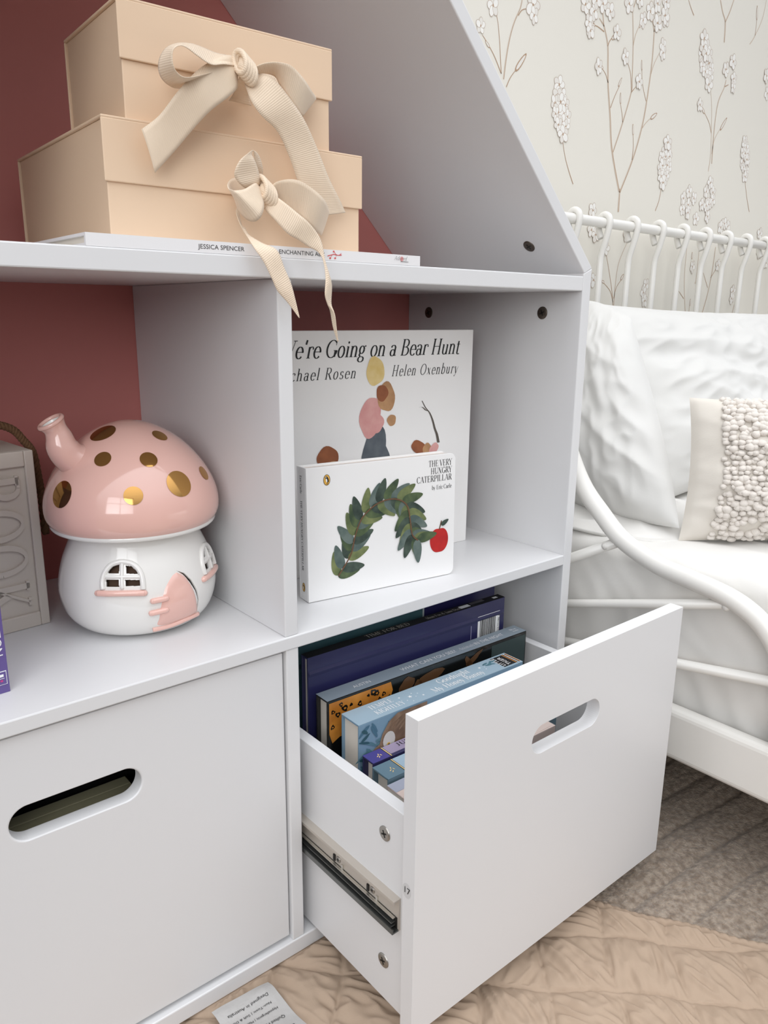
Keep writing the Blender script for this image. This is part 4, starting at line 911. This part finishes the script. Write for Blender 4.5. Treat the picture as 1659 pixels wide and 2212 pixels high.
# seen through the hand slot of the closed drawer
t = book_root('olive green book lying inside the closed left drawer', (-.3600, .0300, .0525), 0)
c = MB(); olv = mat('olive_cover', (142, 138, 112), .5, bump=(120, .3, .0008))
c.box(0, .2150, 0, .016, 0, .2120, 0); c.box(0.0, .2150, .016, .030, .198, .212, 0)
c.tube([(.0, -.0005, .188), (.2150, -.0005, .188)], .0022, 8, 0)
for k in range(14):
    a = PI * k / 13; c.poly(blob((.105 - .028 * math.cos(a), 0, .176 + .020 * math.sin(a)), UX, VZ, 0, 0, .0007, .0007, 6, 0, .0003), 1)
c.build('cover', [olv, black], t, .001)
p = MB(); p.box(.003, .212, .016, .028, .003, .198); p.build('pages', paper, t)
t = book_root('black book standing behind the olive one in the closed drawer', (-.3700, .0680, .0525), 0)
c = MB(); c.box(0, .27, 0, .003, 0, .2230, 0); c.box(0, .27, .021, .024, 0, .2230, 0); c.box(0, .27, .003, .021, .2200, .2230, 0); c.build('cover', MATS['black_gloss_cover'], t, .0008)
p = MB(); p.box(.003, .267, .003, .021, .003, .2200); p.build('pages', paper, t)
# ================================================================== MUSHROOM HOUSE
MX, MY, MZ = -.0860, .1405, .3859
mh = thing('mushroom_lantern', 'glossy ceramic mushroom house lantern with pink gold-spotted cap and white base', 'lantern', (MX, MY, MZ))
glaze_w = mat('white_glaze', (238, 236, 232), .12, coat=.6)
glaze_p = mat('pink_glaze', (236, 190, 178), .12, coat=.6)
gold = mat('gold_lustre', (196, 150, 88), .08, .95)
BASE = [(.0494, 0), (.062, .006), (.0715, .018), (.0763, .036), (.0755, .052), (.071, .070), (.064, .087), (.058, .100), (.055, .108)]
CAP = [(.0760, .1035), (.0815, .111), (.0832, .1215), (.0815, .134), (.0765, .1475), (.068, .162), (.0565, .176), (.042, .1885), (.025, .198), (.010, .2025), (.0001, .2035)]
def dense(p, n):
    return [(v.x, v.y) for v in catmull([(a[0], a[1], 0) for a in p], n)]
BD = dense(BASE, 12); BD = [BD[0]] + [q for a, b in zip(BD, BD[1:]) for q in ([((a[0] * (4 - k) + b[0] * k) / 4, (a[1] * (4 - k) + b[1] * k) / 4) for k in range(1, 5)] if .012 < a[1] < .085 else [b])]; CD = dense(CAP, 6)
def r_at(prof, z):
    for i in range(len(prof) - 1):
        if prof[i][1] <= z <= prof[i + 1][1] and prof[i + 1][1] > prof[i][1]:
            t = (z - prof[i][1]) / (prof[i + 1][1] - prof[i][1]); return prof[i][0] + (prof[i + 1][0] - prof[i][0]) * t
    return prof[0][0] if z < prof[0][1] else prof[-1][0]
def onb(az, z, off=0.0):
    r = r_at(BD, z) + off
    return Vector((r * math.cos(az), r * math.sin(az), z))
def inpoly(p, P):
    c = False; n = len(P)
    for i in range(n):
        a, b = P[i], P[i - 1]
        if (a[1] > p[1]) != (b[1] > p[1]) and p[0] < (b[0] - a[0]) * (p[1] - a[1]) / (b[1] - a[1]) + a[0]: c = not c
    return c
W2 = lambda P: [(a + 1.425, z - .0030) for a, z in P]
panes = PANES[:4] + [W2(P) for P in PANES[:4]]
holes = panes + [GAP]
NA = 1000
vs = []; fs = []
for (r, z) in BD: vs += [(r * math.cos(2 * PI * j / NA - PI), r * math.sin(2 * PI * j / NA - PI), z) for j in range(NA)]
for i in range(len(BD) - 1):
    zc = (BD[i][1] + BD[i + 1][1]) / 2
    for j in range(NA):
        ac = 2 * PI * (j + .5) / NA - PI
        if zc > .012 and any(inpoly((ac, zc), P) for P in holes): continue
        fs.append((i * NA + j, i * NA + (j + 1) % NA, (i + 1) * NA + (j + 1) % NA, (i + 1) * NA + j))
mb = MB(); mb.add(vs, fs, 0, True)
b_ = mb.build('base', glaze_w, mh)
sd = b_.modifiers.new('wall', 'SOLIDIFY'); sd.thickness = .0035; sd.offset = -1
mb = MB(); mb.lathe([(.0002, .0030)] + [(max(r - .0075, .002), max(z, .0035)) for r, z in BD[::20]], 64, 0); mb.build('dark_liner', mat('dark_liner_brown', (84, 62, 46), .8), mh)  # added liner; its dark brown puts shade behind the window openings
def az_tube(mb, P, r, mi=0, out=0.0):
    PP = catmull([(a, z, 0) for a, z in P], 6)
    mb.tube([onb(p.x, p.y, out) for p in PP], r, 10, mi)
for sh in (lambda P: P, W2):
    f = MB(); az_tube(f, sh(ARCH[0]), .0026)
    for B_ in BARS[:2]: az_tube(f, sh(B_), .0018)
    w = f.build('window', glaze_w, mh); w['label'] = 'raised white arched window'
    g = MB(); az_tube(g, sh(SILL[0]), .0030, 0, .0008)
    for q in (sh(SILL[0])[0], sh(SILL[0])[-1]): g.lathe([(.0001, -.003), (.0021, -.0021), (.003, 0), (.0021, .0021), (.0001, .003)], 12, 0, Matrix.Translation(onb(q[0], q[1], .0008)))
    g.build('window_sill', glaze_p, w)
# door: raised leaf bulging from the wall
d = MB()
def dense_poly(P, n=5): return [(p.x, p.y) for p in catmull([(a, z, 0) for a, z in P + [P[0]]], n)][:-1]
DP = dense_poly(DOOR); ca = sum(p[0] for p in DP) / len(DP); cz = sum(p[1] for p in DP) / len(DP)
vs = [onb(ca, cz, .0022)]; K = 7
for k in range(1, K + 1):
    t = k / K
    for (a, z) in DP: vs.append(onb(ca + (a - ca) * t, cz + (z - cz) * t, .0022 - .0008 * t * t if k < K else -.0010))
n = len(DP)
fs = [(0, 1 + i, 1 + (i + 1) % n) for i in range(n)]
for k in range(K - 1): fs += [(1 + k * n + i, 1 + (k + 1) * n + i, 1 + (k + 1) * n + (i + 1) % n, 1 + k * n + (i + 1) % n) for i in range(n)]
d.add(vs, fs, 0, True)
dr = d.build('door', glaze_p, mh); fix_normals(dr)
for H in HINGE:
    h = MB(); az_tube(h, H, .0028, 0, .0014)
    for q in (H[0], H[-1]): h.lathe([(.0001, -.0028), (.002, -.002), (.0028, 0), (.002, .002), (.0001, .0028)], 12, 0, Matrix.Translation(onb(q[0], q[1], .0014)))
    h.build('hinge', glaze_p, dr)
h = MB(); az_tube(h, STEP, .0026, 0, .0006); h.build('doorstep', glaze_p, dr)
# cap with gold lustre spots
c = MB()
c.lathe(CD, 96, 0)
c.lathe([(.050, .1040), (.062, .1010), (.072, .1005), (.0775, .1020), (.0790, .1045), (.0770, .1070)], 96, 1)
c.lathe([(.0500, .1040), (.0500, .1085), (.0700, .1120)], 96, 1)
for (az, z), r in DOTS:
    rr = r_at(CD, z); z2 = z + .001; r2 = r_at(CD, z2)
    T = Vector((r2 - rr, 0, z2 - z)).normalized()      # up the slope in the (r, z) plane
    P0 = Vector((rr * math.cos(az), rr * math.sin(az), z)); Tv = Vector((T.x * math.cos(az), T.x * math.sin(az), T.z)); Sv = Vector((-math.sin(az), math.cos(az), 0))
    vs = []; K, n = 7, 32
    for k in range(K + 1):
        for i in range(n):
            a = 2 * PI * i / n; q = P0 + (Tv * math.sin(a) + Sv * math.cos(a)) * (r * k / K)
            # drop onto the cap surface
            rq = math.hypot(q.x, q.y)
            ths = math.atan2(q.z - .12, rq)
            best = None
            for m in range(len(CD) - 1):
                a0 = math.atan2(CD[m][1] - .12, CD[m][0]); a1 = math.atan2(CD[m + 1][1] - .12, CD[m + 1][0])
                if a0 <= ths <= a1:
                    t = (ths - a0) / (a1 - a0 + 1e-12); best = (CD[m][0] + (CD[m + 1][0] - CD[m][0]) * t, CD[m][1] + (CD[m + 1][1] - CD[m][1]) * t); break
            if best is None: best = (rq, q.z)
            pr, pz = best; s_ = 1 + .0005 / max(math.hypot(pr, pz - .12), .01)
            aa = math.atan2(q.y, q.x)
            vs.append((pr * s_ * math.cos(aa), pr * s_ * math.sin(aa), .12 + (pz - .12) * s_))
    fs = [(k * n + i, k * n + (i + 1) % n, (k + 1) * n + (i + 1) % n, (k + 1) * n + i) for k in range(K) for i in range(n)]
    c.add(vs, fs, 2, True)
cp = c.build('cap', [glaze_p, glaze_w, gold], mh); fix_normals(cp)
cp['label'] = 'pink cap with gold spots'
ch = MB()
CHP = catmull([(-.1200, .135, .5420), (-.1330, .135, .5520), (-.1446, .135, .5600), (-.1508, .135, .5695), (-.1530, .135, .5795), (-.1557, .135, .5872), (-.1590, .135, .5935)], 6)
CHP = [p - Vector((MX, MY, MZ)) for p in CHP]
rk = [.0225, .0190, .0155, .0142, .0118, .0102, .0128]
RR = [v.x for v in catmull([(r, 0, 0) for r in rk], 6)]
ch.tube(CHP, RR, 28, 0, cap=False)
dv = (CHP[-1] - CHP[-3]).normalized()
sa = dv.cross(Vector((0, 1, 0))).normalized(); sb = dv.cross(sa)
ch.tube([CHP[-1] + (sa * math.cos(2 * PI * i / 28) + sb * math.sin(2 * PI * i / 28)) * .0111 for i in range(28)], .0020, 12, 0, closed=True)
ch.tube([CHP[-1], CHP[-3], CHP[-7], CHP[-14], CHP[-20]], [.0100, .0086, .0072, .0070, .0068], 28, 1, cap=False)
ch.build('chimney', [glaze_p, glaze_w], mh)

# ================================================================== CARVED BLOCK
stone = mat('greige_stone', (212, 203, 192), .75, bump=(160, .15, .0008))
blk = thing('carved_block', 'greige carved BOOK block with a rope handle left of the mushroom lantern', 'bookend', (-.1644, .1805, .3859), math.radians(5.5))
W_, D_, H_ = .076, .080, .1765
b = MB(); b.box(-W_, 0, .004, D_, 0, H_)
fr = .0088
b.box(-W_, -W_ + fr, 0, .004, 0, H_); b.box(-fr, 0, 0, .004, 0, H_); b.box(-W_ + fr, -fr, 0, .004, 0, .0145); b.box(-W_ + fr, -fr, 0, .004, H_ - .0150, H_)
b.build('block', stone, blk, .0012)
x0 = 0.0
for chn, zt in (('B', .1560), ('O', .1235), ('O', .0890), ('K', .0505)):
    adv, fsx = glyph_faces(chn, .125, .045)
    l = MB(); sc = .046 / .7; su = (.0285 if chn != 'K' else .031) / (adv if chn != 'O' else .74)
    if chn == 'O': su = .0335 / .74
    for f in fsx:
        pts = [(-.0620 + q[1] * sc, .0012, zt - q[0] * su) for q in f]
        l.prism(pts, (0, .0030, 0))
    o = l.build('raised_letter', stone, blk); fix_normals(o)
rp_m = mat('brown_jute_rope', (112, 82, 56), .9, bump=(300, .6, .002))
rope = MB()
RP = catmull([(-.205, .205, .5700), (-.1900, .210, .5840), (-.1729, .214, .5790), (-.1632, .214, .5670), (-.1557, .214, .5538), (-.1530, .214, .5288), (-.1515, .214, .5047), (-.1515, .214, .4700)], 14)
inv = Matrix.Rotation(-math.radians(5.5), 3, 'Z')
for k in range(3):
    pts = []
    for i, p in enumerate(RP):
        t = (RP[min(i + 1, len(RP) - 1)] - RP[max(i - 1, 0)]).normalized(); s = Vector((0, 1, 0)); w = t.cross(s)
        a = i * .75 + k * 2 * PI / 3
        pts.append(inv @ (p + (s * math.cos(a) + w * math.sin(a)) * .0019 - Vector((-.1644, .1805, .3859))))
    rope.tube(pts, .0023, 8, 0)
rope.build('rope_handle', rp_m, blk)

# ================================================================== BED
enamel = mat('white_enamel', (230, 228, 223), .35, coat=.2)
BX = .500
bed = thing('bed_frame', 'white metal bed frame with curved side guard and hooked headboard rods', 'bed', (BX, .285, 0))
OB = Vector((BX, .285, 0))
def btube(name, pts, r, n=14, parent=None, m=None):
    mb = MB(); mb.tube([Vector(p) - OB for p in pts], r, n); return mb.build(name, m or enamel, parent or bed)
curve = catmull([(BX, .285, .842), (BX, .235, .815), (BX, .170, .735), (BX, .115, .635), (BX, .070, .540), (BX, .0316, .4706), (BX, -.0057, .4323), (BX, -.0413, .4040), (BX, -.0945, .3835), (BX, -.1456, .3755), (BX, -.1876, .3680), (BX, -.2170, .3570), (BX, -.2390, .3410), (BX, -.2580, .3150), (BX, -.2700, .2750), (BX, -.2740, .2000)], 7)
g_ = btube('side_guard', curve, .0122, 18)
btube('post', [(BX, .285, .0), (BX, .285, .30), (BX, .285, .60), (BX, .285, .8420)], .0122, 18)
btube('post', [(BX, -1.45, .0), (BX, -1.45, .50)], .0122, 18)
btube('post', [(1.72, .285, .0), (1.72, .285, .8500)], .0122, 18)
for (a, b2, r) in (((BX, .285, .2230), (BX, -.0330, .3985), .0068), ((BX, .285, .2165), (BX, -.2070, .3635), .0062), ((BX, .285, .1890), (BX, -.2700, .2842), .0066)):
    btube('side_rod', [a, b2], r, 12)
for (y, z) in ((-.0300, .3965), (-.2030, .3620)):
    mb = MB(); mb.lathe([(.0001, .0022), (.003, .0018), (.0048, 0), (.0048, -.004)], 14, 0, Matrix.Translation(Vector((BX - .0062, y + .012, z - .006)) - OB) @ Matrix.Rotation(-PI / 2, 4, 'Y')); mb.build('rivet', enamel, bed)
mb = MB(); mb.box(-.011, .011, -1.735, .0, .131, .2035); mb.build('side_rail', enamel, bed, .0095, 4)
mb = MB(); mb.box(1.209, 1.231, -1.735, .0, .131, .2035); mb.build('side_rail', enamel, bed, .0095, 4)
btube('headboard_bar', [(BX, .290, .8535), (.8, .290, .8535), (1.2, .290, .8520), (1.72, .290, .8500)], .0090, 16)
btube('headboard_rail', [(BX, .292, .2300), (1.72, .292, .2300)], .0098, 12)
HK = [(.003, -.6225), (.003, -.300), (.003, -.150), (.003, -.095), (.003, -.075), (.0028, -.063), (.0012, -.052), (-.0055, -.030), (-.0110, -.008), (-.0118, .002), (-.0085, .0105), (.0, .0142), (.0080, .0105), (.0118, .001), (.0112, -.009), (.0080, -.0190), (.0045, -.0260)]
hp = catmull([(0, a, b2) for a, b2 in HK], 5)
first = None
for k in range(13):
    xk = .6080 + .0886 * k
    if first is None:
        mb = MB(); mb.tube(hp, .0057, 12); first = mb.build('headboard_rod', enamel, bed); o = first
    else:
        o = first.copy(); COL.objects.link(o); o.parent = bed
    o.location = Vector((xk, .290, .8535 - .0018 * max(0, (xk - .8) / .7))) - OB

cotton = mat('white_cotton_sheet', (226, 224, 220), .85, spec=.15, bump=(350, .12, .0008), sheen=.25)
def fold_noise(p, s, seed): return noise.noise(Vector((p[0] * s, p[1] * s, p[2] * s + seed)))
ms = MB()
prof = []
for i in range(36): prof.append((.5250 - .004 * math.sin(PI * i / 35), .150 + .215 * i / 35))
for i in range(1, 13):
    a = PI - PI / 2 * i / 12; prof.append((.5250 + .030 + .030 * math.cos(a), .365 + .030 * math.sin(a) * .85))
for i in range(1, 70): prof.append((.555 + 1.09 * i / 70, .3905))
prof += [(1.68, .38), (1.69, .34), (1.69, .15)]
NY = 230
def mat_pt(i, j):
    x, z = prof[j]; y = .272 - 1.72 * i / (NY - 1)
    w = 0
    if x < .56:
        w = .0050 * fold_noise((y * 1.4, z * .9, x), 6, 2) + .0034 * fold_noise((y * 2.6 + z * 1.6, z * .8, 0), 9, 5) + .0022 * (1 - abs(fold_noise((y * 2.2 - z * 1.2, z * 1.2, 0), 11, 8)) * 2.5)
        return (x - w * .9 - .001, y, z + (w * .5 if z > .36 else 0))
    w = .004 * fold_noise((x, y, 0), 7, 1) + .0030 * (1 - 2.4 * abs(fold_noise((x * 1.8, y * .7, 0), 10, 4)))
    return (x, y, z + w)
vs = [mat_pt(i, j) for i in range(NY) for j in range(len(prof))]
k_ = len(prof)
fs = [(i * k_ + j, i * k_ + j + 1, (i + 1) * k_ + j + 1, (i + 1) * k_ + j) for i in range(NY - 1) for j in range(k_ - 1)]
fs += [(i * k_ + k_ - 1, i * k_, (i + 1) * k_, (i + 1) * k_ + k_ - 1) for i in range(NY - 1)]
fs += [tuple(range(k_)), tuple((NY - 1) * k_ + j for j in range(k_ - 1, -1, -1))]
ms.add(vs, fs, 0, True)
mo = ms.build('mattress', cotton); fix_normals(mo)
tag(mo, 'mattress under a white cotton sheet on the white metal bed', 'mattress')

def pillow(mb, TL, TR, BL, BR, thick, nrm, n=90, wr=1.0, seed=0, sag=0.0, mi=0, ears=.06, side=(1, 1)):
    """soft pillow between four corners; both faces share the seam; folds fan from the corners"""
    TL, TR, BL, BR, N = Vector(TL), Vector(TR), Vector(BL), Vector(BR), Vector(nrm).normalized()
    def pt(i, j, sgn):
        u, v = i / (n - 1), j / (n - 1)
        a, b = 2 * u - 1, 2 * v - 1
        pin = 1 - ears * (1 - a * a) * (abs(b) ** 3); pinb = 1 - ears * (1 - b * b) * (abs(a) ** 3)
        uu = .5 + .5 * a * pinb; vv = .5 + .5 * b * pin
        P = (BL.lerp(BR, uu)).lerp(TL.lerp(TR, uu), vv)
        e = max(0, 1 - abs(a) ** 2.6) ** .62 * max(0, 1 - abs(b) ** 2.6) ** .62
        h = thick * e * .5
        q = P
        f1 = 1 - 2.6 * abs(fold_noise((u * .8 + v * .4, v * 2.8 + u * .9, 0), 2.2, seed)); f2 = fold_noise((u * 2.1, v * 1.1 + u, 0), 4.2, seed + 7); f3 = 1 - 2.5 * abs(fold_noise((u * 4.2 - v * 2.2, v * 3.4 + u * 1.5, 0), 2.6, seed + 3))
        w = wr * (.010 * f1 + .007 * f2 + .006 * f3) * min(1, e * 1.6)
        q = q + N * (sgn * (h * side[0 if sgn > 0 else 1] + w * (1 if sgn > 0 else .4)))
        q = q - Vector((0, 0, 1)) * sag * e
        return tuple(q)
    o = len(mb.v)
    for sgn in (1, -1):
        vs = [pt(i, j, sgn) for j in range(n) for i in range(n)]
        fs = [(j * n + i, j * n + i + 1, (j + 1) * n + i + 1, (j + 1) * n + i) for j in range(n - 1) for i in range(n - 1)]
        if sgn < 0: fs = [f[::-1] for f in fs]
        mb.add(vs, fs, mi, True)
    return lambda u, v: Vector(pt(u * (n - 1), v * (n - 1), 1))
slip = mat('white_pillow_cotton', (211, 210, 207), .85, spec=.15, bump=(400, .1, .0006), sheen=.25)
mb = MB(); pillow(mb, (.785, .285, .716), (.715, .115, .688), (.640, .262, .412), (.600, -.064, .408), .150, (-.93, -.25, .27), seed=1.5, wr=.48, ears=-.07)
o = mb.build('pillow', slip); fix_normals(o); tag(o, 'plump white pillow standing on its edge at the left side of the bed', 'pillow', 'white bed pillows')
mb = MB(); pillow(mb, (.815, .247, .712), (1.50, .247, .700), (.740, .060, .396), (1.480, .085, .396), .150, (0, -.92, .38), seed=9.0, wr=.7, n=110, side=(1, .3))
o = mb.build('pillow', slip); fix_normals(o); tag(o, 'wide white pillow leaning against the headboard rods behind the textured cushion', 'pillow', 'white bed pillows')
# crumpled duvet end tucked under the pillow
dv_ = MB()
def duv(u, v):
    a, b = 2 * u - 1, 2 * v - 1
    # square to rounded disc
    x0, y0 = a * math.sqrt(1 - b * b * .42), b * math.sqrt(1 - a * a * .42)
    x = .672 + .140 * x0; y = .085 + .172 * y0
    rr = min(1, math.hypot(x0, y0)); e = max(0, 1 - rr ** 3)
    f = 1 - 2.3 * abs(fold_noise((x * 1.3 + y * .9, y * 1.5 - x * .6, 0), 10, 31)); g = fold_noise((x, y, 0), 16, 12)
    return (x + .010 * g * e, y + .008 * f * e, .3925 + e ** .6 * (.0060 + .0115 * max(f, -.3) + .004 * g))
grid(90, 90, duv, dv_)
o = dv_.build('duvet', cotton); sl_ = o.modifiers.new('thickness', 'SOLIDIFY'); sl_.thickness = .004; sl_.offset = -1
tag(o, 'crumpled end of a white duvet tucked under the standing pillow', 'duvet')

# boucle cushion
TLc, BLc = Vector((.648, -.032, .582)), Vector((.594, -.068, .392)); av = Vector((math.cos(math.radians(-45)), math.sin(math.radians(-45)), 0))
TRc, BRc = TLc + av * .325, BLc + av * .325
Nc = (av.cross(TLc - BLc)).normalized()
if Nc.y > 0: Nc = -Nc
cu = thing('cushion', 'ivory boucle cushion with woolly loops leaning on the white pillows', 'cushion', tuple(BLc))
mb = MB(); surf = pillow(mb, TLc - BLc, TRc - BLc, (0, 0, 0), BRc - BLc, .105, Nc, n=60, wr=.35, seed=4, ears=.05)
o = mb.build('cover', mat('ivory_cushion_linen', (216, 210, 201), .9, spec=.1, bump=(450, .2, .0006)), cu); fix_normals(o)
bq = MB()
ico = bmesh.new(); bmesh.ops.create_icosphere(ico, subdivisions=2, radius=1.0)
IV = [v.co.copy() for v in ico.verts]; IF = [tuple(v.index for v in f.verts) for f in ico.faces]; ico.free()
random.seed(21)
rows = 30
for rj in range(rows):
    v = (rj + .5) / rows
    nc = 34
    for ci in range(nc):
        u = .115 + .885 * (ci + .5 + random.uniform(-.35, .35)) / nc
        vv = min(.995, max(.005, v + random.uniform(-.010, .010)))
        if u > .998: continue
        gap = fold_noise((u * 1.2, vv * 1.2, 0), 8, 77)
        if gap > .33 and .2 < u < .96 and .08 < vv < .92: continue
        P = surf(u, vv)
        r = random.uniform(.0042, .0066) * (.9 if gap < -.1 else 1)
        ax = Matrix.Rotation(random.uniform(-.6, .6), 3, Nc) @ Matrix.Rotation(random.uniform(0, 6), 3, 'Z')
        sx3 = random.uniform(1.0, 1.5)
        sd_ = random.uniform(0, 50)
        bq.add([P + Nc * .0010 + (Matrix.Rotation(random.uniform(-.1, .1), 3, Nc) @ Vector((q.x * r * sx3, q.y * r, q.z * r * .85))) * (1 + .28 * noise.noise(q * 1.6 + Vector((sd_, 0, 0)))) for q in IV], IF, 0, True)
bq.build('boucle_panel', mat('ivory_boucle_wool', (224, 217, 209), .95, spec=.08, bump=(900, .5, .0012), sheen=.4), cu)['label'] = 'woolly looped boucle front'
